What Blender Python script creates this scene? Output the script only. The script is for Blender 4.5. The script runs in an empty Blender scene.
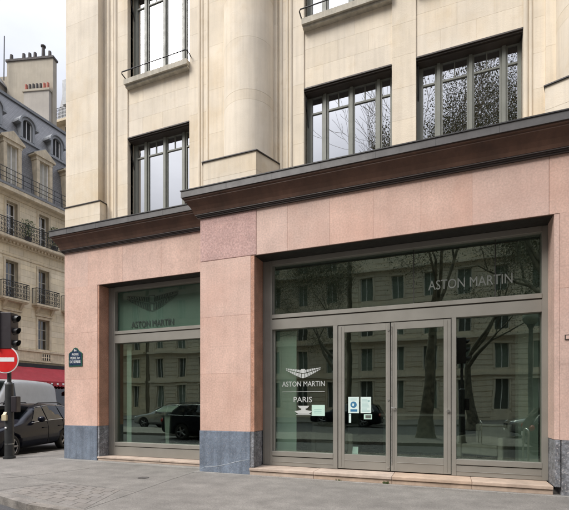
import bpy, bmesh, math, random
from mathutils import Vector, Matrix
R = math.radians
rnd = random.Random(7)
S = bpy.context.scene
COL = S.collection
# ---------------------------------------------------------------- helpers
class MB:
    def __init__(s): s.v = []; s.f = []; s.sm = []
    def add(s, vs, fs, smooth=False):
        b = len(s.v); s.v += [tuple(p) for p in vs]
        for f in fs: s.f.append([b + i for i in f]); s.sm.append(smooth)
    def box(s, x0, x1, y0, y1, z0, z1):
        if x0 > x1: x0, x1 = x1, x0
        if y0 > y1: y0, y1 = y1, y0
        if z0 > z1: z0, z1 = z1, z0
        s.add([(x0,y0,z0),(x1,y0,z0),(x1,y1,z0),(x0,y1,z0),(x0,y0,z1),(x1,y0,z1),(x1,y1,z1),(x0,y1,z1)],
              [(3,2,1,0),(4,5,6,7),(0,1,5,4),(1,2,6,5),(2,3,7,6),(3,0,4,7)])
        return s
    def prism(s, pts, z0, z1):           # plan polygon, counter-clockwise
        n = len(pts)
        s.add([(x,y,z0) for x,y in pts] + [(x,y,z1) for x,y in pts],
              [tuple(range(n-1,-1,-1)), tuple(range(n,2*n))] + [(i,(i+1)%n,(i+1)%n+n,i+n) for i in range(n)])
        return s
    def extr(s, pts, a, b, axis='x'):    # profile polygon extruded along an axis
        n = len(pts)
        def P(u, w, t): return (t,u,w) if axis == 'x' else (u,t,w)
        s.add([P(u,w,a) for u,w in pts] + [P(u,w,b) for u,w in pts],
              [tuple(range(n)), tuple(range(2*n-1,n-1,-1))] + [(i,i+n,(i+1)%n+n,(i+1)%n) for i in range(n)])
        return s
    def tube(s, pts, r, n=8, cap=True):
        pts = [Vector(p) for p in pts]
        rs = r if isinstance(r, (list, tuple)) else [r]*len(pts)
        vs = []; up = None
        for i, p in enumerate(pts):
            d = (pts[min(i+1,len(pts)-1)] - pts[max(i-1,0)]).normalized()
            if up is None: up = d.orthogonal().normalized()
            up = (up - d*up.dot(d))
            up = up.normalized() if up.length > 1e-6 else d.orthogonal().normalized()
            w = d.cross(up)
            for k in range(n):
                a = 2*math.pi*k/n
                vs.append(p + (up*math.cos(a) + w*math.sin(a))*rs[i])
        fs = []
        for i in range(len(pts)-1):
            for k in range(n):
                a = i*n+k; b = i*n+(k+1)%n
                fs.append((a,b,b+n,a+n))
        s.add(vs, fs, True)
        if cap:
            m = len(pts)-1
            s.add([vs[k] for k in range(n)], [tuple(range(n-1,-1,-1))])
            s.add([vs[m*n+k] for k in range(n)], [tuple(range(n))])
        return s
    def cyl(s, c, r, h, n=24, axis='z', r2=None):
        c = Vector(c); d = {'x':Vector((1,0,0)),'y':Vector((0,1,0)),'z':Vector((0,0,1))}[axis]
        return s.tube([c, c+d*h], [r, r if r2 is None else r2], n)
    def sphere(s, c, r, n=12, m=8, sc=(1,1,1)):
        vs = []; fs = []
        for j in range(m+1):
            t = math.pi*j/m
            for i in range(n):
                a = 2*math.pi*i/n
                vs.append((c[0]+r*sc[0]*math.sin(t)*math.cos(a), c[1]+r*sc[1]*math.sin(t)*math.sin(a), c[2]+r*sc[2]*math.cos(t)))
        for j in range(m):
            for i in range(n): fs.append((j*n+i, (j+1)*n+i, (j+1)*n+(i+1)%n, j*n+(i+1)%n))
        s.add(vs, fs, True); return s
    def build(s, name, mat, parent=None):
        off = Vector((0,0,0))
        if parent is not None and parent.get('_w'): off = Vector(parent['_w'])
        me = bpy.data.meshes.new(name)
        me.from_pydata([(x-off.x,y-off.y,z-off.z) for x,y,z in s.v], [], s.f)
        me.polygons.foreach_set('use_smooth', s.sm); me.update()
        o = bpy.data.objects.new(name, me); COL.objects.link(o)
        if mat: me.materials.append(mat)
        if parent is not None:
            o.parent = parent
            if parent.get('_w'): o['_w'] = parent['_w']
        return o
def tag(o, label=None, cat=None, group=None, kind=None):
    if label: o['label'] = label
    if cat: o['category'] = cat
    if group: o['group'] = group
    if kind: o['kind'] = kind
    return o
def thing(name, label, cat, loc=(0,0,0), rz=0, group=None, world=False):
    o = bpy.data.objects.new(name, None); COL.objects.link(o)
    o.location = loc; o.rotation_euler = (0,0,rz); o.empty_display_size = .3
    if world: o['_w'] = tuple(float(c) for c in loc)
    return tag(o, label, cat, group)
def copy_tree(o, parent=None):
    c = o.copy(); COL.objects.link(c); c.parent = parent
    for ch in list(o.children): copy_tree(ch, c)
    return c
def evaluated(o):
    dg = bpy.context.evaluated_depsgraph_get(); dg.update()
    return bpy.data.meshes.new_from_object(o.evaluated_get(dg))
def text_into(mb, string, x, z, w, h, y, th=.004):   # writing on a plane facing -Y, cap height h, width w
    cu = bpy.data.curves.new('t', 'FONT'); cu.body = string; cu.extrude = 0.0; cu.resolution_u = 3
    cu.extrude = .01
    o = bpy.data.objects.new('t', cu); COL.objects.link(o)
    me = evaluated(o)
    vs = [v.co.copy() for v in me.vertices]; fs = [tuple(p.vertices) for p in me.polygons]
    bpy.data.objects.remove(o); bpy.data.curves.remove(cu)
    x0 = min(v.x for v in vs); x1 = max(v.x for v in vs); y0 = min(v.y for v in vs); y1 = max(v.y for v in vs)
    mb.add([(x+(v.x-x0)/(x1-x0)*w, y-(.5+v.z*50)*th, z+(v.y-y0)/(y1-y0)*h) for v in vs], fs)
    bpy.data.meshes.remove(me)
# ---------------------------------------------------------------- materials
def newmat(name):
    m = bpy.data.materials.new(name); m.use_nodes = True
    return m, m.node_tree, m.node_tree.nodes['Principled BSDF']
def mat(name, col, rough=.6, metal=0., var=.12, scale=3., bump=0., bscale=60., island=0., spec=.5, streak=0., coat=0., speck=0., sscale=120., darkc=None, patina=None, pamt=.5):
    m, nt, b = newmat(name); N = nt.nodes; L = nt.links
    b.inputs['Roughness'].default_value = rough; b.inputs['Metallic'].default_value = metal
    b.inputs['Specular IOR Level'].default_value = spec; b.inputs['Coat Weight'].default_value = coat
    tc = N.new('ShaderNodeTexCoord')
    cur = None
    def mix(fac, fs, a, bcol, mode='MIX'):
        mx = N.new('ShaderNodeMix'); mx.data_type = 'RGBA'; mx.blend_type = mode
        if fac is None: mx.inputs[0].default_value = fs
        else: L.new(fac, mx.inputs[0])
        if isinstance(a, tuple): mx.inputs[6].default_value = (*a,1)
        else: L.new(a, mx.inputs[6])
        if isinstance(bcol, tuple): mx.inputs[7].default_value = (*bcol,1)
        else: L.new(bcol, mx.inputs[7])
        return mx.outputs[2]
    def noise(sc, det=6, vec=None, rough_=.6):
        n = N.new('ShaderNodeTexNoise'); n.inputs['Scale'].default_value = sc; n.inputs['Detail'].default_value = det
        n.inputs['Roughness'].default_value = rough_
        L.new(vec or tc.outputs['Object'], n.inputs['Vector']); return n
    def ramp(src, a, b_, lo=0., hi=1.):
        r = N.new('ShaderNodeMapRange'); r.inputs[1].default_value = a; r.inputs[2].default_value = b_
        r.inputs[3].default_value = lo; r.inputs[4].default_value = hi
        L.new(src, r.inputs[0]); return r.outputs[0]
    dk = tuple(c*(1-var*1.6) for c in col); lt = tuple(min(1,c*(1+var)) for c in col)
    if darkc: dk = darkc
    cur = mix(ramp(noise(scale).outputs[0], .3, .7), 0, dk, lt)
    if speck:
        cur = mix(ramp(noise(sscale, 3).outputs[0], .38, .62, 0, 1), 0, cur, mix(None, speck, cur, (.02,.012,.01)))
        cur = mix(ramp(noise(sscale*1.7, 2).outputs[0], .58, .72, 0, speck), 0, cur, (.85,.75,.7))
    if patina:
        pn = noise(.55, 7); pr_ = ramp(pn.outputs[0], .50, .68, 0, pamt)
        cur = mix(pr_, 0, cur, patina)
        pn = noise(2.6, 8); pr_ = ramp(pn.outputs[0], .56, .72, 0, pamt*.6)
        cur = mix(pr_, 0, cur, tuple(c*.82 for c in patina))
    if streak:
        mp = N.new('ShaderNodeMapping'); mp.inputs['Scale'].default_value = (6,6,.35); L.new(tc.outputs['Object'], mp.inputs[0])
        cur = mix(ramp(noise(1.6, 6, mp.outputs[0]).outputs[0], .45, .72, 0, streak), 0, cur, tuple(c*.45 for c in col))
    if island:
        g = N.new('ShaderNodeNewGeometry')
        hsv = N.new('ShaderNodeHueSaturation'); L.new(cur, hsv.inputs['Color'])
        L.new(ramp(g.outputs['Random Per Island'], 0, 1, 1-island, 1+island), hsv.inputs['Value'])
        m2 = N.new('ShaderNodeMath'); m2.operation = 'MULTIPLY'; m2.inputs[1].default_value = 7.13
        L.new(g.outputs['Random Per Island'], m2.inputs[0])
        m3 = N.new('ShaderNodeMath'); m3.operation = 'FRACT'; L.new(m2.outputs[0], m3.inputs[0])
        L.new(ramp(m3.outputs[0], 0, 1, 1-island*1.6, 1+island*1.6), hsv.inputs['Saturation'])
        cur = hsv.outputs[0]
    L.new(cur, b.inputs['Base Color'])
    rr = ramp(noise(scale*2.3).outputs[0], .3, .7, max(0,rough-.08), min(1,rough+.1)); L.new(rr, b.inputs['Roughness'])
    if bump:
        bp = N.new('ShaderNodeBump'); bp.inputs['Strength'].default_value = bump; bp.inputs['Distance'].default_value = .01
        L.new(noise(bscale, 5).outputs[0], bp.inputs['Height']); L.new(bp.outputs[0], b.inputs['Normal'])
    return m
def glass(name, refl, tint, rough=0.):
    m = bpy.data.materials.new(name); m.use_nodes = True; nt = m.node_tree; N = nt.nodes; L = nt.links
    N.remove(N['Principled BSDF']); out = N['Material Output']
    t = N.new('ShaderNodeBsdfTransparent'); t.inputs[0].default_value = (*tint,1)
    g = N.new('ShaderNodeBsdfGlossy'); g.inputs['Roughness'].default_value = rough; g.inputs[0].default_value = (.72,.88,.75,1) if 'shop' in name else (.95,.96,.98,1)
    fr = N.new('ShaderNodeFresnel'); fr.inputs[0].default_value = 1.5
    mr = N.new('ShaderNodeMapRange'); mr.inputs[1].default_value = .04; mr.inputs[2].default_value = 1; mr.inputs[3].default_value = refl; mr.inputs[4].default_value = 1
    L.new(fr.outputs[0], mr.inputs[0])
    # faint waviness of the pane
    tc = N.new('ShaderNodeTexCoord'); ns = N.new('ShaderNodeTexNoise'); ns.inputs['Scale'].default_value = 1.3; ns.inputs['Detail'].default_value = 1
    L.new(tc.outputs['Object'], ns.inputs['Vector'])
    bp = N.new('ShaderNodeBump'); bp.inputs['Strength'].default_value = .03; bp.inputs['Distance'].default_value = .05
    L.new(ns.outputs[0], bp.inputs['Height']); L.new(bp.outputs[0], g.inputs['Normal'])
    ge = N.new('ShaderNodeNewGeometry'); inv = N.new('ShaderNodeMath'); inv.operation = 'SUBTRACT'; inv.inputs[0].default_value = 1; L.new(ge.outputs['Backfacing'], inv.inputs[1])
    mu = N.new('ShaderNodeMath'); mu.operation = 'MULTIPLY'; L.new(mr.outputs[0], mu.inputs[0]); L.new(inv.outputs[0], mu.inputs[1])   # one reflection per pane
    mx = N.new('ShaderNodeMixShader'); L.new(mu.outputs[0], mx.inputs[0]); L.new(t.outputs[0], mx.inputs[1]); L.new(g.outputs[0], mx.inputs[2])
    L.new(mx.outputs[0], out.inputs[0]); return m
M = {}
M['cream'] = mat('cream limestone', (.76,.67,.54), .85, var=.07, scale=1.3, bump=.35, bscale=45, island=.05, streak=.22, patina=(.60,.46,.28), pamt=.5)
M['cream_plain'] = mat('cream limestone plain', (.74,.65,.52), .85, var=.08, scale=1.1, bump=.25, bscale=45, streak=.25, patina=(.58,.45,.28), pamt=.45)
M['sill'] = mat('weathered sill stone', (.50,.46,.38), .85, var=.15, scale=6, bump=.4, streak=.5)
M['lead'] = mat('lead flashing', (.035,.03,.03), .5, var=.2, scale=5)
M['pink'] = mat('pink granite', (.675,.46,.375), .6, var=.10, scale=1.7, bump=.2, bscale=60, island=.05, speck=.18, sscale=30, streak=.16, patina=(.58,.34,.26), pamt=.45)
M['pink_dark'] = mat('rough red granite', (.60,.38,.34), .7, var=.10, scale=2.5, bump=.5, bscale=60, speck=.28, sscale=24, patina=(.50,.30,.27), pamt=.5)
M['pink_pol'] = mat('orange polished granite', (.58,.31,.21), .4, var=.2, scale=2.4, speck=.35, sscale=50, streak=.25)
M['blue'] = mat('blue grey granite', (.175,.215,.27), .55, var=.28, scale=3.2, bump=.2, bscale=40, streak=.5, speck=.25, sscale=35, darkc=(.11,.135,.175))
M['blue_rough'] = mat('pitted grey granite', (.27,.28,.30), .8, var=.4, scale=6, bump=.9, bscale=40, streak=.6, speck=.5, sscale=22)
M['vein'] = mat('white quartz vein', (.42,.45,.47), .6)
M['copper'] = mat('brown painted cornice', (.112,.056,.035), .5, var=.25, scale=2.2, streak=.35, bump=.15, bscale=20)
M['zinc'] = mat('dark zinc edging', (.115,.11,.108), .5, metal=.3, var=.18, scale=3, streak=.3)
M['moulding'] = mat('dark brown moulding', (.06,.045,.04), .5, var=.2)
M['zinc_lip'] = mat('zinc lip', (.03,.028,.028), .5)
M['taupe'] = mat('taupe metal', (.265,.252,.222), .42, metal=.2, var=.07, scale=1.5)
M['taupe_dark'] = mat('dark metal', (.035,.033,.03), .5, metal=.2, var=.1)
M['frame_g'] = mat('grey green window paint', (.20,.205,.175), .5, var=.08)
M['shutter'] = mat('brown roller box', (.055,.043,.034), .55, var=.2)
M['black'] = mat('black metal', (.012,.012,.014), .4, var=.2)
M['glass'] = glass('shop glass', .235, (.84,.89,.855), .011)
M['glass_up'] = glass('reflective glass', .68, (.35,.38,.38))
M['glass_film'] = glass('filmed glass', .03, (.92,.96,.93))
M['glass_far'] = glass('far window glass', .25, (.3,.33,.33))
M['film'] = mat('green window film', (.075,.118,.095), .5, var=.10, scale=1.2, spec=.3)
M['frost'] = mat('pale green frosted panel', (.22,.285,.245), .6, var=.05)
M['etch'] = mat('silver lettering', (.50,.52,.50), .5, var=.03)
M['etch_grey'] = mat('grey lettering', (.16,.17,.155), .5, var=.05)
M['darkline'] = mat('dark lettering', (.010,.022,.016), .6)
M['step'] = mat('beige doorstep stone', (.47,.36,.28), .75, var=.16, scale=3, bump=.4, bscale=30, island=.08, streak=.2)
M['steel'] = mat('brushed steel', (.6,.6,.58), .3, metal=1., var=.05)
M['white'] = mat('white paint', (.8,.8,.78), .5, var=.04)
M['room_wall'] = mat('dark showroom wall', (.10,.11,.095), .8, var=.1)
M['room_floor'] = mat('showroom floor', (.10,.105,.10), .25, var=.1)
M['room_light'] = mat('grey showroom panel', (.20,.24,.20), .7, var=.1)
M['dark_fill'] = mat('dark room behind', (.03,.03,.032), .9)  # near-black colour, stands in for unlit rooms behind windows
M['paper'] = mat('paper', (.62,.74,.70), .8, var=.03)
M['paper_mint'] = mat('mint paper', (.50,.70,.60), .8, var=.04)
M['print_blue'] = mat('blue print', (.03,.16,.30), .7, var=.05)
M['print_teal'] = mat('teal print', (.16,.36,.36), .7, var=.05)
M['enamel'] = mat('green enamel', (.015,.09,.06), .3, var=.1)
M['enamel_blue'] = mat('dark blue enamel', (.012,.03,.07), .3, var=.1)
M['kerb'] = mat('granite kerb', (.24,.215,.185), .85, var=.35, scale=3, bump=.5, bscale=40, island=.12, speck=.2, sscale=50)
M['asph'] = mat('asphalt', (.075,.075,.078), .85, var=.2, scale=1.2, bump=.5, bscale=120, speck=.2, sscale=90)
# pavement: pale worn mastic asphalt with stains
def pavement_mat(name, base, pav=False):
    m, nt, b = newmat(name); N = nt.nodes; L = nt.links
    tc = N.new('ShaderNodeTexCoord'); V = tc.outputs['Object']
    def noise(sc, det=6, vec=None):
        n = N.new('ShaderNodeTexNoise'); n.inputs['Scale'].default_value = sc; n.inputs['Detail'].default_value = det
        L.new(vec or V, n.inputs['Vector']); return n.outputs[0]
    def rmp(src, a, b_, lo, hi):
        r = N.new('ShaderNodeMapRange'); r.inputs[1].default_value = a; r.inputs[2].default_value = b_; r.inputs[3].default_value = lo; r.inputs[4].default_value = hi
        L.new(src, r.inputs[0]); return r.outputs[0]
    def mul(a, b_):
        x = N.new('ShaderNodeMath'); x.operation = 'MULTIPLY'; L.new(a, x.inputs[0]); L.new(b_, x.inputs[1]); return x.outputs[0]
    f = mul(rmp(noise(.5, 4), .3, .7, .84, 1.10), rmp(noise(3, 8), .3, .7, .80, 1.14))
    f = mul(f, rmp(noise(60, 3), .35, .65, .78, 1.16))
    f = mul(f, rmp(noise(25, 4), .35, .65, .88, 1.08))
    # chewing-gum spots and small stains
    vo = N.new('ShaderNodeTexVoronoi'); vo.inputs['Scale'].default_value = 2.3; L.new(V, vo.inputs['Vector'])
    f = mul(f, rmp(vo.outputs['Distance'], .02, .045, .66, 1.0))
    mp = N.new('ShaderNodeMapping'); mp.inputs['Scale'].default_value = (.35,2.2,1); mp.inputs['Rotation'].default_value = (0,0,.15); L.new(V, mp.inputs[0])
    f = mul(f, rmp(noise(1.2, 5, mp.outputs[0]), .5, .7, 1.0, .90))
    c = N.new('ShaderNodeVectorMath'); c.operation = 'SCALE'; c.inputs[0].default_value = base; L.new(f, c.inputs['Scale'])
    L.new(c.outputs[0], b.inputs['Base Color']); b.inputs['Roughness'].default_value = .85
    bp = N.new('ShaderNodeBump'); bp.inputs['Strength'].default_value = .45; bp.inputs['Distance'].default_value = .006
    L.new(noise(110, 4), bp.inputs['Height']); L.new(bp.outputs[0], b.inputs['Normal'])
    return m
M['pave'] = pavement_mat('pavement asphalt', (.205,.19,.17))
M['pave_pale'] = pavement_mat('pale cement strip', (.27,.255,.23))
M['slab'] = mat('paving setts', (.205,.187,.167), .85, var=.12, scale=3, bump=.4, bscale=60, island=.07, speck=.12, sscale=60)
M['joint'] = mat('dark joint', (.15,.14,.13), .9)
M['oldstone'] = mat('ochre limestone', (.73,.63,.46), .85, var=.12, scale=1.2, bump=.3, bscale=30, island=.05, streak=.25)
M['oldstone2'] = mat('carved limestone', (.60,.51,.37), .85, var=.15, scale=3, bump=.3, bscale=30, streak=.35)
M['render'] = mat('cement rendered wall', (.44,.39,.31), .9, var=.12, scale=.6, bump=.3, bscale=12, streak=.2)
M['render2'] = mat('grey rendered stack', (.41,.375,.33), .9, var=.08, scale=.7, bump=.3, bscale=12, streak=.15)
M['pot'] = mat('terracotta', (.42,.13,.09), .8, var=.25, scale=8)
M['pot_dark'] = mat('sooty chimney pot', (.09,.08,.075), .8, var=.3, scale=8)
M['zroof'] = mat('pale zinc roofing', (.30,.31,.32), .5, metal=.2, var=.12, scale=2, streak=.3)
M['iron'] = mat('wrought iron', (.022,.024,.026), .5, var=.3)
M['curtain'] = mat('pale shutters', (.44,.42,.36), .8, var=.1, scale=4, streak=.2)
M['awning'] = mat('red awning canvas', (.36,.035,.045), .8, var=.12, scale=1.5, streak=.2)
M['leaf'] = None
def slate_mat():
    m, nt, b = newmat('slates'); N = nt.nodes; L = nt.links
    tc = N.new('ShaderNodeTexCoord'); mp = N.new('ShaderNodeMapping')
    mp.inputs['Rotation'].default_value = (R(90),0,0); L.new(tc.outputs['Object'], mp.inputs[0])
    br = N.new('ShaderNodeTexBrick'); L.new(mp.outputs[0], br.inputs[0])
    br.inputs['Scale'].default_value = 1; br.inputs['Brick Width'].default_value = .22; br.inputs['Row Height'].default_value = .16; br.inputs['Mortar Size'].default_value = .012
    br.inputs['Color1'].default_value = (.155,.155,.16,1); br.inputs['Color2'].default_value = (.195,.193,.195,1); br.inputs['Mortar'].default_value = (.10,.10,.10,1)
    L.new(br.outputs[0], b.inputs['Base Color']); b.inputs['Roughness'].default_value = .5
    return m
M['slate'] = slate_mat()
def leaf_mat(name, a, b_):
    m, nt, b = newmat(name); N = nt.nodes; L = nt.links
    g = N.new('ShaderNodeNewGeometry'); mx = N.new('ShaderNodeMix'); mx.data_type = 'RGBA'
    L.new(g.outputs['Random Per Island'], mx.inputs[0]); mx.inputs[6].default_value = (*a,1); mx.inputs[7].default_value = (*b_,1)
    L.new(mx.outputs[2], b.inputs['Base Color']); b.inputs['Roughness'].default_value = .6
    return m
M['leaf'] = leaf_mat('plane leaves', (.045,.06,.02), (.11,.095,.035))
M['leaf2'] = leaf_mat('pot plant leaves', (.03,.06,.015), (.12,.16,.05))
M['bark'] = mat('plane bark', (.16,.145,.11), .9, var=.5, scale=5, bump=.8, bscale=14)
M['tyre'] = mat('tyre rubber', (.015,.015,.015), .8)
M['rim'] = mat('alloy rim', (.30,.30,.31), .3, metal=.8)
M['chrome'] = mat('chrome trim', (.7,.7,.7), .15, metal=1., var=.02)
M['carglass'] = glass('car glass', .10, (.10,.11,.11))
M['windscreen'] = glass('windscreen glass', .42, (.25,.28,.28))
M['hlamp'] = mat('headlamp lens', (.55,.57,.6), .1, var=.05)
M['rlamp'] = mat('red tail lens', (.35,.01,.012), .2)
M['cabin'] = mat('dark cabin', (.02,.02,.022), .8)
def paint(name, c, metal=0., coat=0.): return mat(name, c, .16, metal=metal, var=.03, coat=coat, spec=.22)
M['p_black'] = paint('black car paint', (.004,.005,.011)); M['p_silver'] = paint('silver car paint', (.38,.39,.39), .6, 1.)
M['p_white'] = mat('white van paint', (.36,.37,.375), .4, var=.05, coat=.5)
M['signred'] = mat('red sign face', (.62,.012,.012), .4, var=.03); M['pole'] = mat('dark grey pole', (.028,.03,.03), .5, var=.3, scale=6, streak=.3)
M['housing'] = mat('aubergine black housing', (.022,.016,.02), .5, var=.2)
M['beige'] = mat('beige plastic', (.55,.47,.3), .5)
# ---------------------------------------------------------------- generic wall pieces
def wall_holes(mb, x0, x1, z0, z1, y, holes, depth, back=False):
    xs = sorted({x0,x1,*[v for h in holes for v in (h[0],h[1]) if x0 < v < x1]}); zs = sorted({z0,z1,*[v for h in holes for v in (h[2],h[3]) if z0 < v < z1]})
    for a,b in zip(xs,xs[1:]):
        for c,d in zip(zs,zs[1:]):
            mx, mz = (a+b)/2, (c+d)/2
            if any(h[0]<mx<h[1] and h[2]<mz<h[3] for h in holes): continue
            mb.add([(a,y,c),(b,y,c),(b,y,d),(a,y,d)], [(0,1,2,3)])
    for a,b,c,d in holes:
        e = y+depth
        mb.add([(a,y,c),(a,e,c),(a,e,d),(a,y,d)], [(0,1,2,3)]); mb.add([(b,y,c),(b,y,d),(b,e,d),(b,e,c)], [(0,1,2,3)])
        mb.add([(a,y,d),(a,e,d),(b,e,d),(b,y,d)], [(0,1,2,3)]); mb.add([(a,y,c),(b,y,c),(b,e,c),(a,e,c)], [(0,1,2,3)])
    return mb
def blocks(mb, x0, x1, z0, z1, y, th, course, bw, holes=(), gap=.003, seed=1, zs=None, mortar=None):
    r = random.Random(seed)
    if zs is None:
        n = max(1, round((z1-z0)/course)); zs = [z0+(z1-z0)*i/n for i in range(n+1)]
    for v in {v for h in holes for v in (h[2],h[3])}:
        if z0 < v < z1:
            k = min(range(len(zs)), key=lambda i: abs(zs[i]-v))
            if abs(zs[k]-v) < course*.45 and 0 < k < len(zs)-1: zs[k] = v
            else: zs = sorted(zs+[v])
    for ci,(a,b) in enumerate(zip(zs,zs[1:])):
        spans = [(x0,x1)]
        for h in holes:
            if h[2] < (a+b)/2 < h[3]:
                new = []
                for s,e in spans:
                    if h[1] <= s or h[0] >= e: new.append((s,e)); continue
                    if h[0] > s: new.append((s,h[0]))
                    if h[1] < e: new.append((h[1],e))
                spans = new
        for s,e in spans:
            if mortar: mb.box(s+.002, e-.002, y+mortar, y+th-.002, a-.001, b+.001-(.003 if b >= z1 else 0))
            w = e-s; n = max(1, round(w/bw)); cuts = [s]
            for i in range(1,n): cuts.append(s+w*(i+(.25 if ci%2 else -.25)*(1 if n>1 else 0)+r.uniform(-.06,.06))/n)
            cuts.append(e)
            for p,q in zip(cuts,cuts[1:]):
                g = gap/2; mb.box(p+(g if p>s else 0), q-(g if q<e else 0), y, y+th, a+(g if a>z0 else 0), b-(g if b<z1 else 0))
    return mb
def sweep(mb, path, prof):    # path: plan polyline, outside on its right-hand side; prof: list (offset, z) closed polygon
    n = len(path); rings = []
    for i,p in enumerate(path):
        p = Vector(p); ns = []
        for a,b in ((i-1,i),(i,i+1)):
            if a >= 0 and b < n:
                d = (Vector(path[b])-Vector(path[a])).normalized(); ns.append(Vector((d.y,-d.x)))
        m = sum(ns, Vector((0,0))).normalized(); k = 1/max(.2, m.dot(ns[0]))
        rings.append([(p.x+m.x*o*k, p.y+m.y*o*k, z) for o,z in prof])
    q = len(prof)
    for i in range(n-1):
        mb.add(rings[i]+rings[i+1], [(j, q+j, q+(j+1)%q, (j+1)%q) for j in range(q)])
    mb.add(rings[0], [tuple(range(q))]); mb.add(rings[-1], [tuple(range(q-1,-1,-1))])
    return mb
# ================================================================ THE SETTING
def st(mb, name, m): return tag(mb.build(name, m), kind='structure')
st(MB().box(-500,500,-500,500,-.30,-.12), 'road', M['asph'])
PAVE = [(-9.5,5.15),(-8.2,4.92),(-7.3,4.82),(-6.75,4.73),(-5.75,4.47),(-4.5,4.36),(-2.5,4.25),(30,4.15),(30,30),(-22,30),(-12.2,12.5),(-11.34,10.0),(-11.43,8.2),(-11.5,7.3),(-11.2,6.3),(-10.5,5.55)]
st(MB().prism(PAVE, -.2, 0), 'pavement', M['pave'])
st(MB().prism([(-60,-3.5),(60,-3.5),(60,.45),(-60,.45)], -.2, 0), 'pavement', M['pave'])
st(MB().prism([(-60,-24),(60,-24),(60,-14),(-60,-14)], -.2, 0), 'pavement', M['pave'])
# kerb stones round the corner
kp = [(-11.34,10.0),(-11.43,8.2),(-11.5,7.3),(-11.2,6.3),(-10.5,5.55),(-9.5,5.15),(-8.2,4.92),(-7.3,4.82),(-6.75,4.73),(-5.75,4.47),(-4.5,4.36),(-2.5,4.25),(1,4.235),(5,4.22),(30,4.15)]
def offs(path, d):
    out = []
    for i,p in enumerate(path):
        a = Vector(path[max(0,i-1)]); b = Vector(path[min(len(path)-1,i+1)]); t = (b-a).normalized(); out.append(Vector(p)+Vector((t.y,-t.x))*d)
    return out
kb = MB(); o1 = offs(kp, .03); o0 = offs(kp, -.11)
for i in range(len(kp)-1):
    n = max(1, round((Vector(kp[i+1])-Vector(kp[i])).length/.95))
    for j in range(n):
        f0 = j/n+.006; f1 = (j+1)/n-.006
        q = [o0[i].lerp(o0[i+1],f0), o1[i].lerp(o1[i+1],f0), o1[i].lerp(o1[i+1],f1), o0[i].lerp(o0[i+1],f1)]
        kb.prism([(v.x,v.y) for v in q], -.15, .006+rnd.uniform(0,.004))
st(kb, 'kerb', M['kerb'])
# setts area and joints near the kerb
sb = MB()
A, B, C, D = Vector((-7.10,5.02)), Vector((-6.74,5.86)), Vector((-5.2,5.75)), Vector((-4.75,4.55))
nu, nv = 7, 6
for i in range(nu):
    for j in range(nv):
        def P(u,v): return (A.lerp(D,u)).lerp(B.lerp(C,u),v)
        sh = (.5/nu if j%2 else 0)
        u0 = min(1,max(0,(i/nu)+sh)); u1 = min(1,(i+1)/nu+sh)
        if u1-u0 < .02: continue
        e = .006
        q = [P(u0+e,j/nv+e),P(u1-e,j/nv+e),P(u1-e,(j+1)/nv-e),P(u0+e,(j+1)/nv-e)]
        sb.prism([(v.x,v.y) for v in q], -.01, .004)
st(sb, 'paving_setts', M['slab'])
jb = MB()
def strip(pts, w):
    for p,q in zip(pts,pts[1:]):
        p = Vector(p); q = Vector(q); t = (q-p).normalized(); nn = Vector((-t.y,t.x))*w/2
        jb.prism([tuple(p-nn),tuple(q-nn),tuple(q+nn),tuple(p+nn)], 0, .0035)
strip([(-4.72,4.5),(-4.83,5.6),(-5.0,6.9),(-5.06,7.8)], .005)
strip([(-6.76,5.9),(-5.2,5.79),(-4.85,5.72)], .009); strip([(-7.12,5.0),(-6.76,5.9)], .009)
strip([(-6.76,5.9),(-9.4,6.3),(-11.3,6.5)], .008); strip([(-8.9,5.1),(-8.0,6.1),(-7.6,7.4)], .005)
st(jb, 'pavement_joint', M['joint'])
st(MB().prism([(-9.75,8.28),(-8.4,8.28),(-5.1,8.22),(-5.12,7.83),(-3.7,7.84),(1.6,7.82),(14,7.82),(14,7.99),(-3.72,7.985),(-4.9,8.0),(-4.9,8.5),(-9.7,8.52)], -.01, .004), 'pavement_cement_strip', M['pave_pale'])
# ================================================================ SHOWROOM BUILDING
W = thing('showroom_building', 'pale limestone corner building with a pink granite shopfront and brown cornice', 'building', (-3.5,7.95,0), world=True)
LB = (-8.45,-5.0); MBX = (-3.70,1.67)
H0 = 4.58; PT = 5.53
# --- granite cladding
g = MB()
zsp = [.9,2.13,3.36,H0]
blocks(g, -9.59,LB[0], .9,H0, 8.5,.35, 1.2,2, zs=zsp[:], seed=3, mortar=.004)
blocks(g, -9.59,-5.0, H0,PT, 8.5,.35, 1,1.05, zs=[H0,PT], seed=4, mortar=.004)
blocks(g, -5.0,-3.78, .9,H0, 7.95,.75, 1.2,2, zs=zsp[:], seed=5, mortar=.004)
blocks(g, -3.645,1.60, H0,PT, 7.95,.42, 1,.95, zs=[H0,PT], seed=6, mortar=.004)
blocks(g, 1.75,14, .9,H0, 7.95,.42, 1.2,2.2, zs=zsp[:], seed=7, mortar=.004)
blocks(g, 1.605,14, H0,PT, 7.95,.42, 1,1.6, zs=[H0,PT], seed=8, mortar=.004)
gran = g.build('granite_cladding', M['pink'], W)
bv = gran.modifiers.new('b','BEVEL'); bv.width = .0015; bv.segments = 1
o = MB().box(-5.0,-3.65,7.946,8.7,H0+.005,PT).build('pillar_head_block', M['pink_dark'], W); o['label'] = 'rougher darker red granite block'
bv = o.modifiers.new('b','BEVEL'); bv.width = .012; bv.segments = 2
# polished jambs (reveal faces)
for q_ in ((-3.776,-3.70,7.956,8.395),(1.675,1.746,7.956,8.395),(LB[0],LB[0]+.05,8.506,8.84)): MB().box(*q_,.905,H0-.004).build('polished_jamb', M['pink'] if q_[0] > 0 else M['pink_pol'], W)
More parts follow.
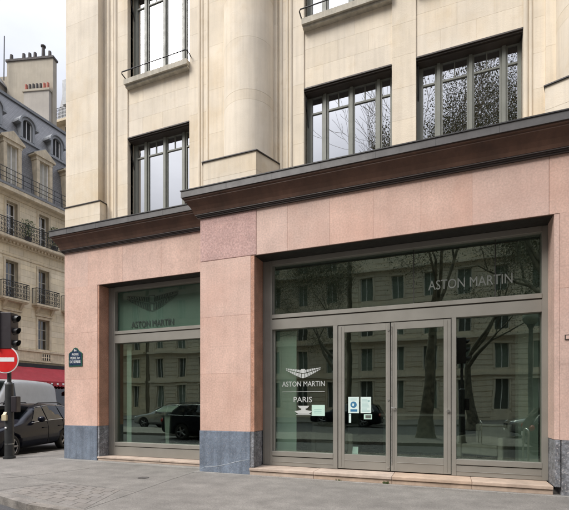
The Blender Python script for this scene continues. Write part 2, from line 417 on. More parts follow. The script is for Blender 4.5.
# base course
for m_,bx in (('blue',(-9.60,-8.46,8.49,8.86,0,.897)),('blue',(-5.012,-3.79,7.938,8.7,0,.897)),('blue_rough',(-8.458,-8.395,8.51,8.84,.10,.90)),('blue_rough',(-3.788,-3.705,7.948,8.395,.15,.90)),('blue_rough',(1.68,1.76,7.94,8.395,.13,.897)),('blue_rough',(1.775,14,7.94,8.38,0,.897))):
    o = MB().box(*bx).build('granite_base', M[m_], W); bv = o.modifiers.new('b','BEVEL'); bv.width = .008; bv.segments = 2
v = MB(); vp = [(-5.0,.05),(-4.86,.12),(-4.6,.135),(-4.35,.19),(-4.1,.26),(-3.86,.31),(-3.80,.32)]
v.tube([(x,7.938,z) for x,z in vp], [.002,.003,.005,.004,.005,.003,.002], 6); v.build('quartz_vein', M['vein'], W)
# cornice
path = [(-11.9,16.0),(-9.59,8.5),(-5.0,8.5),(-5.0,7.95),(14,7.95)]
cove = [(.09,5.60),(.11,5.66),(.15,5.735),(.20,5.80),(.245,5.845),(.245,5.87),(.275,5.885),(.275,5.91),(-.25,5.91),(-.25,5.60)]
sweep(MB(), path, cove).build('cornice', M['copper'], W)
lo = sweep(MB(), path, [(.025,5.53),(.045,5.53),(.045,5.556),(.065,5.556),(.065,5.58),(.085,5.58),(.085,5.598),(-.25,5.598),(-.25,5.53)]).build('cornice_moulding', M['moulding'], W)
fa = sweep(MB(), path, [(.298,5.912),(.298,6.045),(-.4,6.12),(-.4,5.912)])
fa.build('cornice_fascia', M['zinc'], W)
sm = sweep(MB(), path, [(.312,6.046),(.312,6.066),(-.6,6.16),(-.6,6.125),(.2,6.046)]); r_ = random.Random(3)
x = -9.2
while x < 13.5:
    yy = (8.5 if x < -5.3 else 7.95)-.3
    if not -5.4 < x < -5.1: sm.box(x,x+.006,yy,yy+.01,5.915,6.05)
    x += r_.choice([.98,1.0,1.02])
sm.build('cornice_lip', M['zinc_lip'], W)
# --- upper limestone wall
UY = 8.65; WW = 1.86
wx = [-7.604,-2.842,-.519]
holes = [(x,x+WW,6.1,8.31) for x in wx] + [(x,x+WW,9.72,12.2) for x in wx]
u = MB()
cols = [(-8.40,wx[0]),(wx[0],wx[0]+WW),(wx[0]+WW,wx[1]),(wx[1],wx[1]+WW),(wx[1]+WW,wx[2]),(wx[2],wx[2]+WW),(wx[2]+WW,14)]
def courses(a,b,step,ph): 
    zs = [a]; z = a+ph
    while z < b-.15: zs.append(z); z += step
    zs.append(b); return zs
for i,(a,b) in enumerate(cols):
    if i%2 == 0: blocks(u, a,b, 6.0,16, UY,.2, .62,.9 if b-a>1 else 2, seed=20+i, zs=courses(6.0,16,.64,.5), gap=.003, mortar=.0035)
    else:
        blocks(u, a,b, 8.31,9.58, UY+.03,.2, .43,.62, seed=40+i, zs=[8.31,8.74,9.16,9.58], gap=.003, mortar=.0035)
        blocks(u, a,b, 12.2,16, UY+.03,.2, .43,.62, seed=50+i, gap=.003, mortar=.0035)
u.build('limestone_wall', M['cream'], W)
wall_holes(MB(), -8.4,14, 5.0,16, UY+.12, [(a-.0,b,c,d) for a,b,c,d in holes], .9).build('window_reveal', M['cream_plain'], W)
body = MB(); body.prism([(-9.47,8.8),(-8.4,8.8),(-8.4,9.7),(14,9.7),(14,20),(-13,20)], 4.95, 15.95)
body.prism([(-9.5,8.9),(-9.3,8.9),(-12.8,20),(-13,20)], 0, 4.95); body.box(13.8,14,8.4,20,0,4.95); body.box(-13,14,19.8,20,0,4.95)
body.build('side_wall', M['cream_plain'], W)
MB().prism([(-9.6,8.3),(14.1,7.9),(14.1,20.1),(-13.2,20.1)], 16, 16.3).build('roof', M['zroof'], W)
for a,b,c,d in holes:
    MB().box(a-.1,b+.1,9.6,9.65,c-.1,d+.1).build('dark_room_sheet', M['dark_fill'], W)  # dark sheet in place of the unlit room behind each upper window
# corner pier
p = MB(); blocks(p, -9.486,-8.38, 6.72,16, 8.45,.5, .9,1.3, seed=61, zs=courses(6.72,16,1.0,.85), gap=.003, mortar=.0035)
p.build('corner_pier', M['cream'], W)
p = MB(); blocks(p, -9.465,-8.27, 6.0,6.69, 8.40,.4, 1,3, seed=62, zs=[6.0,6.36,6.69], gap=.003, mortar=.0035); p.build('pier_pedestal', M['cream'], W)
MB().box(-9.50,-8.25,8.38,8.8,6.692,6.712).build('pedestal_flashing', M['lead'], W)
# round piers
rolls = MB()
def half_roll(x, r): rolls.tube([(x,UY+.01,6.05),(x,UY+.01,16)], r, 12, cap=False)
for x,r in ((-8.30,.035),(-8.21,.05),(-8.06,.035),(-7.98,.05)): half_roll(x, r)
for cx,ox in ((-4.30,.21),(2.54,-.14)):
    dr = MB(); zs = [6.78,7.93,8.14,9.26,10.25,11.3,12.3,13.4,14.5,16]
    for k_,(a,b) in enumerate(zip(zs,zs[1:])): dr.tube([(cx+ox,8.55,a+(.0015 if k_%2 else .003)),(cx+ox,8.55,b-.0015)], .571, 64)
    dr.build('round_pier', M['cream'], W)
    s_ = MB(); blocks(s_, cx-.86,cx+.86, 6.78,16, 8.585,.2, 1.0,3, seed=70, gap=.003, mortar=.0035); s_.build('pier_backing', M['cream'], W)
    pl = [(cx-.635,7.97),(cx+.635,7.97),(cx+.90,8.63),(cx-.90,8.63)]
    if cx > 0: pl = [(1.57,8.08),(1.9,7.97),(3.3,7.97),(3.5,8.63),(1.71,8.63)]
    q = MB(); q.prism(pl, 5.95,6.37); q.prism(pl, 6.374,6.76); q.build('pier_pedestal', M['cream'], W)
    pf = [(cx-.665,7.945),(cx+.655,7.945),(cx+.925,8.635),(cx-.925,8.635)]
    if cx > 0: pf = [(1.545,8.06),(1.89,7.945),(3.33,7.945),(3.53,8.635),(1.72,8.635)]
    MB().prism(pf, 6.762,6.782).build('pedestal_flashing', M['lead'], W)
    for sg in (-1,1):
        for d,r in ((.93,.045),(1.08,.035),(1.16,.045)):
            if cx+sg*d < 1.5 or sg > 0: half_roll(cx+sg*d, r)
rolls.build('stone_moulding', M['cream_plain'], W)
# --- upper windows
def upper_window(x0, z0, z1, rail):
    f = MB(); Y = 8.875
    zt = z1-.05; zb = z0+.06
    def V(a,b,y0,y1): f.box(x0+a,x0+b,y0,y1,z0,zt)
    V(0,.125,Y,Y+.09); V(1.80,1.86,Y,Y+.09)
    for c in (.415,.995,1.565): V(c-.032,c+.032,Y-.035,Y+.08)
    for a,b in ((.345,.382),(.448,.49),(.93,.962),(1.028,1.06),(1.498,1.532),(1.598,1.635)): V(a,b,Y-.002,Y+.06)
    for a,b in ((.125,.345),(.49,.93),(1.06,1.498),(1.635,1.80)):
        f.box(x0+a,x0+b,Y,Y+.06,z0,zb+.03); f.box(x0+a,x0+b,Y,Y+.06,zt-.05,zt)
        f.box(x0+a,x0+b,Y+.003,Y+.05,zt-.41,zt-.375)
    for c in (.71,1.28): f.box(x0+c-.011,x0+c+.011,Y+.01,Y+.05,zt-.377,zt-.05)
    fo = f.build('window_frame', M['frame_g'], W)
    for a,b in ((.125,.345),(.49,.93),(1.06,1.498),(1.635,1.80)):
        MB().box(x0+a,x0+b,Y+.028,Y+.036,zb+.03,zt-.05).build('pane', M['glass_up'], fo)
    sh = MB(); sh.box(x0+.005,x0+WW-.005,8.64,8.95,z1-.03,z1-.002); sh.box(x0+.005,x0+WW-.005,8.665,8.95,z1-.06,z1-.033); sh.box(x0+.03,x0+WW-.03,8.70,8.885,z1-.09,z1-.063)
    sh.build('roller_box', M['shutter'], fo)
    MB().tube([(x0+.035,8.70,z1-.16),(x0+.03,8.90,z1-.78)], .012, 6).build('blind_arm', M['black'], fo)
    if rail:
        MB().box(x0-.01,x0+WW+.01,8.52,8.88,z0-.125,z0-.0).build('window_sill', M['sill'], fo)
        MB().box(x0+.0,x0+WW-.0,8.57,8.68,z0-.175,z0-.128).build('sill_drip', M['sill'], fo)
        MB().tube([(x0-.05,8.64,z0+.11),(x0-.05,8.50,z0+.14),(x0-.02,8.47,z0+.155),(x0+WW+.02,8.47,z0+.155),(x0+WW+.05,8.50,z0+.14),(x0+WW+.05,8.64,z0+.11)], .014, 8).build('guard_rail', M['black'], fo)
for x in wx:
    upper_window(x, 6.1, 8.31, False); upper_window(x, 9.72, 12.2, True)
# --- shopfront, main opening
FY = 8.4
def frame_box(mb, x0,x1,z0,z1,y0=FY,y1=FY+.14): mb.box(x0,x1,y0,y1,z0,z1)
f = MB()
frame_box(f,-3.698,-3.484,.155,4.575); frame_box(f,1.585,1.68,.155,4.575)
f.box(-3.655,-3.64,FY-.012,FY,.155,4.575); f.box(-3.53,-3.515,FY-.012,FY,.155,4.575)
frame_box(f,-3.484,1.585,4.47,4.575,FY-.01)
frame_box(f,-3.484,1.585,3.322,3.405,FY-.015); frame_box(f,-3.484,1.585,3.30,3.322,FY+.05); frame_box(f,-3.484,1.585,3.085,3.30,FY)
frame_box(f,-2.13,-2.036,.155,3.085,FY-.004); frame_box(f,.128,.209,.155,3.085,FY-.004)
for a,b in ((-3.484,-2.13),(.209,1.585)):
    frame_box(f,a,b,.155,.345,FY+.002); frame_box(f,a,b,.345,.362,FY+.05); frame_box(f,a,b,.362,.46,FY-.012)
    f.box(a,b,FY-.008,FY+.002,.235,.242)
frame_box(f,-3.484,-3.46,3.405,4.47,FY+.06,FY+.14); frame_box(f,-3.484,-3.44,.46,3.085,FY+.06,FY+.14)
sf = f.build('shopfront_frame', M['taupe'], W)
bv = sf.modifiers.new('b','BEVEL'); bv.width = .004; bv.segments = 1
GY = FY+.10
panes = MB()
MB().box(-3.46,-.56,GY,GY+.01,3.405,4.47).build('transom_pane', M['glass'], sf)
MB().box(-.545,.86,GY,GY+.01,3.405,4.47).build('transom_pane', M['glass'], sf)
MB().box(.875,1.585,GY,GY+.01,3.405,4.47).build('transom_pane', M['glass'], sf)
for q_ in (-.56,.86): MB().box(q_,q_+.015,GY-.006,GY+.016,3.405,4.47).build('glazing_joint', M['taupe_dark'], sf)
MB().box(-3.46,-2.13,GY,GY+.01,.46,3.085).build('side_pane', M['glass'], sf)
MB().box(.209,1.585,GY,GY+.01,.46,3.085).build('side_pane', M['glass'], sf)
MB().box(-3.70,1.67,7.99,FY+.02,4.578,4.62).build('soffit_panel', M['taupe_dark'], W)
MB().box(-3.699,1.669,7.952,7.99,4.572,4.60).build('soffit_edge', M['copper'], W)
# doors
for k,(a,b,ga,gb) in enumerate(((-2.026,-.992,-1.896,-1.072),(-.976,.118,-.857,-.009))):
    d = MB(); y0 = FY+.012; y1 = FY+.075
    d.box(a,ga,y0,y1,.17,3.072); d.box(gb,b,y0,y1,.17,3.072); d.box(ga,gb,y0,y1,2.932,3.072); d.box(ga,gb,y0,y1,.17,.46)
    d.box(ga,gb,y0-.008,y0,.335,.345); 
    for xx in ((a+ga)/2, (gb+b)/2): d.box(xx-.004,xx+.004,y0-.006,y0,.2,3.05)
    do = d.build('door', M['taupe'], W); bv = do.modifiers.new('b','BEVEL'); bv.width = .004; bv.segments = 1
    MB().box(ga,gb,FY+.04,FY+.05,.46,2.932).build('pane', M['glass'], do)
    h = MB()
    if k == 0:
        for z in (.235,1.56,2.93): MB().cyl(((gb+b)/2+.01,y0-.001,z), .02, -.012, 12, 'y').build('lock_plate', M['steel'], do)
    else:
        h.box(a+.012,a+.024,y0-.014,y0,.3,3.0); h.tube([(a+.09,y0,1.40),(a+.09,y0-.04,1.40),(a+.02,y0-.045,1.40)], .012, 8); h.build('handle_and_edge_highlight', M['steel'], do)  # tall strip imitates the bright highlight on the leaf edge; the stub is the handle
        h = MB(); h.cyl((b-.05,y0,1.35), .028, -.03, 14, 'y'); h.build('door_knob', M['steel'], do)
# doorsteps
s_ = MB()
for a,b in zip((-3.80,-2.4,-.9,.45),(-2.402,-.902,.448,1.66)):
    s_.box(a,b-.003,7.915,8.5,.088,.148); s_.box(a,b-.003,7.94,8.5,0,.08)
s_.box(-3.8,1.66,7.95,8.5,.07,.10)
ds = s_.build('doorstep', M['step'], W); bv = ds.modifiers.new('b','BEVEL'); bv.width = .008; bv.segments = 2
s_ = MB(); s_.box(-8.47,-6.5,8.50,8.95,.06,.105); s_.box(-6.495,-5.0,8.50,8.95,.06,.105); s_.box(-8.47,-5.0,8.52,8.95,0,.055)
ds = s_.build('doorstep', M['step'], W); bv = ds.modifiers.new('b','BEVEL'); bv.width = .008; bv.segments = 2
# left shop window
LY = 8.85
f = MB()
frame_box(f,-8.43,-8.20,.11,4.575,LY,LY+.14); f.box(-8.34,-8.325,LY-.012,LY,.11,4.575); f.box(-8.25,-8.235,LY-.012,LY,.11,4.575)
frame_box(f,-5.05,-4.85,.11,4.575,LY,LY+.14)
frame_box(f,-8.20,-5.05,4.47,4.575,LY-.01,LY+.14); frame_box(f,-8.20,-5.05,3.322,3.405,LY-.015,LY+.14); frame_box(f,-8.20,-5.05,3.30,3.322,LY+.05,LY+.14); frame_box(f,-8.20,-5.05,3.085,3.30,LY,LY+.14)
frame_box(f,-8.20,-5.05,.11,.345,LY+.002,LY+.14); frame_box(f,-8.20,-5.05,.345,.362,LY+.05,LY+.14); frame_box(f,-8.20,-5.05,.362,.46,LY-.012,LY+.14)
lf = f.build('shopfront_frame', M['taupe'], W); bv = lf.modifiers.new('b','BEVEL'); bv.width = .004; bv.segments = 1
MB().box(-8.20,-5.05,LY+.10,LY+.11,.46,3.085).build('side_pane', M['glass'], lf)
MB().box(-8.20,-5.05,LY+.10,LY+.11,3.405,4.47).build('transom_pane', M['glass_film'], lf)
MB().box(-8.19,-5.06,LY+.114,LY+.122,3.41,4.465).build('window_film', M['film'], lf)
MB().box(-8.45,-5.0,8.54,LY+.02,4.578,4.62).build('soffit_panel', M['taupe_dark'], W)
MB().box(-8.449,-5.0,8.502,8.54,4.572,4.60).build('soffit_edge', M['copper'], W)
# emblem and writing
def wings(mb, cx, zt, w, h, y, th=.004, line=None):
    top = lambda t: zt - h*.24*(1-abs(t))**1.4
    bot = lambda t: zt - h*(1-abs(t)**1.7*.90) + (h*.12*max(0,1-abs(t)/.10) if abs(t) < .1 else 0)
    mid = lambda t: bot(t)+(top(t)-bot(t))*(.62)
    def quad(t0,t1,fa,fb):
        s = 1 if t0 >= 0 else -1
        def X(t, z): return cx + t*w/2*(1-.30*max(0,(zt-z)/h)*(1-abs(t)**3))
        P = [(X(t0,fa(t0)),fa(t0)),(X(t1,fa(t1)),fa(t1)),(X(t1,fb(t1)),fb(t1)),(X(t0,fb(t0)),fb(t0))]
        if line:
            for p,q in zip(P,P[1:]+P[:1]): mb.tube([(p[0],y,p[1]),(q[0],y,q[1])], line, 4)
        else:
            mb.add([(a,y-th,b) for a,b in P]+[(a,y,b) for a,b in P], [(0,1,2,3),(7,6,5,4),(0,4,5,1),(1,5,6,2),(2,6,7,3),(3,7,4,0)])
    n = 9; gp = .026
    for s in (-1,1):
        for k in range(n):
            a = .13+(.97-.13)*k/n; b = .13+(.97-.13)*(k+1)/n-gp
            quad(s*a,s*b,lambda t:mid(t)-h*.07,bot)
            if a < .72: quad(s*a,s*b,top,lambda t:mid(t)+h*.02)
            else: quad(s*a,s*b,top,lambda t:mid(t)-h*.0)
    quad(-.11,.11,lambda t: zt-h*.10,lambda t:mid(t)+h*.0); quad(-.085,.085,lambda t:mid(t)-h*.08,lambda t: zt-h)
e = MB(); wings(e, -2.81, 2.245, .82, .215, GY-.001); e.build('winged_emblem', M['etch'], sf)
e = MB(); text_into(e, 'ASTON MARTIN', -3.285, 1.853, .955, .108, GY-.001); e.box(-3.29,-2.33,GY-.004,GY-.001,1.737,1.745)
text_into(e, 'PARIS', -3.02, 1.515, .41, .115, GY-.001); e.build('shop_lettering', M['etch'], sf)
e = MB(); text_into(e, 'ASTON MARTIN', -.285, 3.655, 1.43, .18, GY-.001); e.build('shop_lettering', M['etch_grey'], sf)
e = MB(); wings(e, -7.08, 4.33, 1.70, .44, LY+.098, line=.0045); e.build('winged_emblem', M['darkline'], lf)
e = MB(); text_into(e, 'ASTON MARTIN', -7.74, 3.485, 1.33, .165, LY+.099); e.build('shop_lettering', M['darkline'], lf)
# small silver heritage mark under PARIS
e = MB(); cx = -2.80
e.add([(cx-.13,GY-.004,1.44),(cx+.13,GY-.004,1.44),(cx+.08,GY-.004,1.385),(cx-.08,GY-.004,1.385)],[(0,1,2,3)])
e.box(cx-.05,cx+.05,GY-.004,GY-.001,1.35,1.385)
e.add([(cx-.20,GY-.004,1.325),(cx-.06,GY-.004,1.35),(cx+.06,GY-.004,1.35),(cx+.20,GY-.004,1.325),(cx+.12,GY-.004,1.27),(cx-.12,GY-.004,1.27)],[(0,1,2,3,4,5)])
e.box(cx-.16,cx+.16,GY-.004,GY-.001,1.245,1.26)
e.build('small_emblem', M['etch'], sf)
# interior of the showroom
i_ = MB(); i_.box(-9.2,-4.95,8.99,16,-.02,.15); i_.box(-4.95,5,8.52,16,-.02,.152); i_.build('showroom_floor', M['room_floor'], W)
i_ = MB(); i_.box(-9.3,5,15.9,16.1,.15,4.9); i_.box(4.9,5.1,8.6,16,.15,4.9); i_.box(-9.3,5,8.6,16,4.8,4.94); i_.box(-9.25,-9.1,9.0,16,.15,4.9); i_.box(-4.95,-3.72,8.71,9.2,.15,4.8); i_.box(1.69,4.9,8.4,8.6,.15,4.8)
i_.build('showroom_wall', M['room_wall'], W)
i_ = MB(); i_.box(-3.43,-2.98,8.56,8.58,.16,3.05); i_.build('frosted_panel', M['frost'], W); MB().box(-7.95,-7.80,9.02,9.04,.16,3.05).build('frosted_panel', M['frost'], W)
i_ = MB(); 
for q_ in ((-2.6,-2.3,12,12.5),(1.4,1.75,9.6,10.0),(-6.6,-6.2,12.2,12.6),(-.3,.2,14,14.4)): MB().box(*q_,.15,4.8).build('showroom_column', M['room_light'], W)
t = thing('reception_desk', 'low pale reception desk deep inside the dark showroom', 'desk', (-.6,12.2,.152), world=True)
MB().box(-1.6,.4,12.0,12.5,.152,1.15).build('desk_body', M['room_light'], t); MB().box(-1.7,.5,11.9,12.55,1.15,1.2).build('desk_top', M['white'], t)
t = thing('lectern', 'slim grey display stand just inside the left shop window', 'stand', (-7.1,9.6,.152), world=True)
q = MB(); q.extr([(9.5,1.25),(9.8,1.38),(9.8,1.42),(9.5,1.29)], -7.35, -6.85); q.build('top', M['room_light'], t)
MB().extr([(-7.14,.17),(-7.06,.17),(-7.0,1.3),(-7.2,1.3)], 9.62, 9.68, 'y').build('post', M['room_light'], t); MB().cyl((-7.1,9.65,.152), .22, .02, 20).build('foot', M['room_light'], t)
def armchair(x,y,a,label):
    t = thing('armchair', label, 'armchair', (x,y,.152), a, 'armchairs in the showroom')
    for nm,bx in (('seat',(-.4,.4,-.4,.3,.18,.42)),('backrest',(-.4,.4,.3,.45,.18,.85)),('armrest',(-.52,-.4,-.4,.45,.1,.6)),('armrest',(.4,.52,-.4,.45,.1,.6))):
        o = MB().box(*bx).build(nm, M['curtain'], t); bv = o.modifiers.new('b','BEVEL'); bv.width = .04; bv.segments = 3
    for sx_ in (-.4,.4):
        for sy_ in (-.32,.36): MB().cyl((sx_,sy_,0), .02, .2, 8).build('leg', M['steel'], t)
for lx in (-6.9,-2.6,-.2,1.0):
    t = thing('pendant_lamp', {-6.9:'unlit grey pendant lamp hanging inside the left shop window',-2.6:'unlit grey pendant lamp hanging behind the lettered side window',-.2:'unlit grey pendant lamp hanging behind the right door',1.0:'unlit grey pendant lamp hanging behind the right side window'}[lx], 'lamp', (lx,10.8,4.8), 0, 'pendant lamps in the showroom')
    MB().tube([(0,0,0),(0,0,-1.3)], .008, 6).build('cord', M['black'], t); MB().tube([(0,0,-1.3),(0,0,-1.36),(0,0,-1.62)], [.05,.10,.24], 20, cap=False).build('lamp_shade', M['room_light'], t)
armchair(-2.7,10.3,.4,'pale armchair inside the showroom behind the lettered side window'); armchair(.9,10.6,-.5,'pale armchair inside the showroom behind the right side window')
# ---------------------------------------------------------------- notices on the door
def notice(x0,x1,z0,z1,y,label,cat,m='paper',extra=None,group=None,name='notice_sheet'):
    t = thing(name, label, cat, ((x0+x1)/2,y,z0), world=True, group=group)
    MB().box(x0,x1,y-.002,y,z0,z1).build('sheet', M[m], t)
    if extra: extra(t, x0, x1, z0, z1, y-.002)
    return t
def ex_mask(t,x0,x1,z0,z1,y):
    q = MB(); cx = (x0+x1)/2; w = x1-x0; h = z1-z0
    n = 20; q.add([(cx+.30*w*math.cos(2*math.pi*i/n), y-.001, z0+h*.52+.30*w*math.sin(2*math.pi*i/n)) for i in range(n)], [tuple(range(n))])
    q.box(x0+w*.2,x1-w*.15,y-.001,y,z0+h*.09,z0+h*.24); q.build('print', M['print_blue'], t)
    q = MB(); q.add([(cx-.14*w,y-.0025,z0+h*.45),(cx+.02*w,y-.0025,z0+h*.42),(cx+.06*w,y-.0025,z0+h*.58),(cx-.10*w,y-.0025,z0+h*.60)],[(0,1,2,3)]); q.build('print', M['paper'], t)
    q = MB()
    for k in range(2): q.box(x0+w*.2,x1-w*.2,y-.001,y,z0+h*(.80+k*.07),z0+h*(.815+k*.07))
    q.build('print', M['print_teal'], t)
def ex_lines(t,x0,x1,z0,z1,y):
    q = MB(); w = x1-x0; h = z1-z0; r = random.Random(2)
    for k in range(12): q.box(x0+w*.12,x0+w*r.uniform(.6,.9),y-.001,y,z0+h*(.1+k*.065),z0+h*(.118+k*.065))
    q.box(x1-w*.3,x1-w*.12,y-.001,y,z0+h*.72,z0+h*.78); q.build('print', M['print_teal'], t)
notice(-1.822,-1.605,1.295,1.623,FY+.038,'white notice with a blue round picture, left one of two taped to the glass door','notice',extra=ex_mask)
notice(-1.572,-1.362,1.297,1.621,FY+.038,'pale notice with lines of small print, right one of two taped to the glass door','notice',extra=ex_lines)
notice(-2.615,-2.33,1.228,1.458,GY-.002,'square mint green notice on the side window beside the door','notice','paper_mint',extra=lambda t,x0,x1,z0,z1,y: [MB().box(x0+.05,x1-.07,y-.001,y,z0+.06+k*.035,z0+.066+k*.035).build('print',M['print_teal'],t) for k in range(3)])
def ex_card(t,x0,x1,z0,z1,y): MB().box(x0+.03,x1-.015,y-.001,y,z0+.018,z1-.018).build('print',M['room_wall'],t)
notice(-1.505,-1.345,1.175,1.275,FY+.038,'small dark plate with a pale border just under the right door notice','plate','paper_mint',extra=ex_card,name='door_plate')
notice(-1.81,-1.765,1.10,1.28,FY+.038,'narrow white strip hanging below the left door notice','label','paper',name='door_strip',extra=lambda t,x0,x1,z0,z1,y: MB().box(x0+.01,x1-.01,y-.001,y,z1-.03,z1-.02).build('print',M['print_teal'],t))
t = thing('tent_card', 'small white folded card standing at the foot of the glass door', 'card', (-1.70,8.6,.152), world=True)
MB().extr([(8.56,.46),(8.565,.46),(8.61,.60),(8.605,.60)], -1.765, -1.65).build('sheet', M['paper'], t)
MB().box(-1.79,-1.63,8.555,8.70,.152,.458).build('stand', M['room_light'], t)
# intercom and plaque
t = thing('intercom', 'small square brass doorbell plate on the pink granite pillar', 'doorbell', (1.855,7.95,2.52), world=True)
MB().box(1.82,1.895,7.935,7.95,2.52,2.60).build('plate', M['shutter'], t); MB().box(1.832,1.883,7.932,7.935,2.532,2.588).build('button_panel', M['pink'], t)
t = thing('street_name_plaque', 'small dark green enamel street name plaque on the pink corner pillar', 'sign', (-9.19,8.5,2.48), world=True)
def plaque(m, g_, name, y0, y1):
    pts = [(-.235-g_*-1,0+g_),(.235-g_,0+g_),(.235-g_,.345),(.17-g_,.39-g_*.5),(.12-g_,.41),(.07,.475-g_),(0,.505-g_),(-.07,.475-g_),(-.12+g_,.41),(-.17+g_,.39-g_*.5),(-.235+g_,.345)]
    mb = MB(); n = len(pts)
    mb.add([(-9.19+x,y0,2.475+z) for x,z in pts]+[(-9.19+x,y1,2.475+z) for x,z in pts], [tuple(range(n)),tuple(range(2*n-1,n-1,-1))]+[(i,i+n,(i+1)%n+n,(i+1)%n) for i in range(n)])
    return mb.build(name, m, t)
plaque(M['enamel'], .0, 'plate', 8.482, 8.499); plaque(M['enamel_blue'], .03, 'field', 8.479, 8.4815)
q = MB(); text_into(q,'8e',-9.235,2.875,.09,.06,8.478,.002); text_into(q,'AVENUE',-9.31,2.765,.24,.065,8.478,.002); text_into(q,'PIERRE 1er',-9.355,2.665,.33,.065,8.478,.002); text_into(q,'DE SERBIE',-9.375,2.565,.37,.07,8.478,.002)
q.build('lettering', M['white'], t)
# small iron cover in the pavement
tag(MB().cyl((-5.63,6.85,-.01), .11, .018, 24).build('valve_cover', M['pot_dark']), 'small dark round iron cover set in the pavement before the corner pillar', 'cover')
# weeds at the step
def weed(x,y,n,h,label):
    mb = MB(); r = random.Random(int(x*100))
    for k in range(n):
        a = r.uniform(0,6.28); l = r.uniform(.4,1)*h; p = Vector((x+r.uniform(-.06,.06),y+r.uniform(-.01,.01),.004)); d = Vector((math.cos(a)*.5,-abs(math.sin(a))*.4,1))*l
        w = Vector((-math.sin(a),math.cos(a),0))*.006
        mb.add([p-w,p+w,p+d*.6+w*1.4,p+d,p+d*.6-w*1.4], [(0,1,2,3,4)])
    tag(mb.build('weed', M['leaf2']), label, 'weed', 'weeds at the foot of the doorstep')
weed(-1.0,7.925,22,.07,'small green weed at the foot of the doorstep below the right door')
weed(-1.9,7.925,10,.04,'tiny green weed at the foot of the doorstep below the left door')
# ================================================================ LEFT HAUSSMANN BUILDING (local: x along the facade, y into the building)
LBD = thing('haussmann_building', 'ochre stone apartment building with slate mansard roof and iron balconies across the side street', 'building', (-26.05,21.2,-.12), R(86.1))
ZB = .12   # local z = world z + ZB
wc = [-8.65,-6.45,-4.25,-2.05,.15,2.35,4.55,6.75]
hol = []
for c in wc:
    hol += [(c-.42,c+.42,5.2+ZB,7.27+ZB),(c-.40,c+.40,8.25+ZB,10.7+ZB),(c-.36,c+.36,12.15+ZB,14.5+ZB)]
w_ = MB(); x0,x1 = -12,9
blocks(w_, x0,x1, 4.9+ZB,15+ZB, 0,.12, .42,.95, holes=hol, seed=90, gap=.012)
w_.build('wall', M['oldstone'], LBD)
wall_holes(MB(), x0,x1, 0,15+ZB, .02, hol+[(-11,8.5,.2,3.6)], .5).build('wall_core', M['oldstone2'], LBD)
MB().box(x0,x1,.55,10,0,15.2).build('building_mass', M['oldstone2'], LBD)
tr = MB()
for z,h,p_ in ((4.98,.14,.12),(4.30,.10,.10),(11.0,.06,.05)): tr.box(x0,x1,-p_,.02,z+ZB,z+h+ZB)
tr.box(x0,x1,-.05,.02,4.40+ZB,4.98+ZB)
tr.extr([(-.55,12.0+ZB),(-.55,12.14+ZB),(.02,12.14+ZB),(.02,11.7+ZB),(-.12,11.7+ZB),(-.2,11.88+ZB),(-.5,11.93+ZB)], x0, x1)
tr.extr([(-.5,15.0+ZB),(-.5,15.25+ZB),(.3,15.3+ZB),(.3,14.75+ZB),(-.08,14.75+ZB),(-.15,14.9+ZB),(-.42,14.95+ZB)], x0, x1)
x = x0
while x < x1: tr.box(x,x+.11,-.34,-.1,11.78+ZB,11.9+ZB); x += .24
for c in wc:
    for z0,z1,w in ((5.2,7.27,.42),(8.25,10.7,.40),(12.15,14.5,.36)):
        for s in (-1,1): tr.box(c+s*w,c+s*(w+.14),-.05,.0,z0+ZB,z1+ZB)
        tr.box(c-w-.14,c+w+.14,-.05,0,z1+ZB,z1+.16+ZB)
    tr.box(c-.62,c+.62,-.12,0,7.46+ZB,7.56+ZB)
    for s in (-1,1): tr.extr([(-.42,8.1+ZB),(0,8.1+ZB),(0,7.6+ZB),(-.1,7.68+ZB)], c+s*.55-.08, c+s*.55+.08)
    tr.box(c-.62,c+.62,-.03,0,7.7+ZB,8.1+ZB)
tr.build('stone_trim', M['oldstone2'], LBD)
for c in wc:
    if c > 4.6 or c < -5: continue
    for z0,z1,w,half in ((5.2,7.27,.42,1),(8.25,10.7,.40,1),(12.15,14.5,.36,0)):
        f = MB(); y = .30
        f.box(c-w,c-w+.06,y,y+.06,z0+ZB,z1+ZB); f.box(c+w-.06,c+w,y,y+.06,z0+ZB,z1+ZB); f.box(c-.03,c+.03,y,y+.06,z0+ZB,z1+ZB)
        for zz in (z0,z0+(z1-z0)*.33,z0+(z1-z0)*.66,z1-.06): f.box(c-w+.06,c+w-.06,y+.01,y+.05,zz+ZB,zz+.05+ZB)
        fo = f.build('window', M['white'] if half == 0 else M['curtain'], LBD)
        MB().box(c-w+.05,c+w-.05,y+.028,y+.032,z0+.05+ZB,z1-.05+ZB).build('pane', M['glass_far'], fo)
        MB().box(c-w+.02,c+(w-.02 if half else -.05),y+.10,y+.12,z0+ZB,z1+ZB).build('curtain', M['curtain'] if half else M['white'], fo)
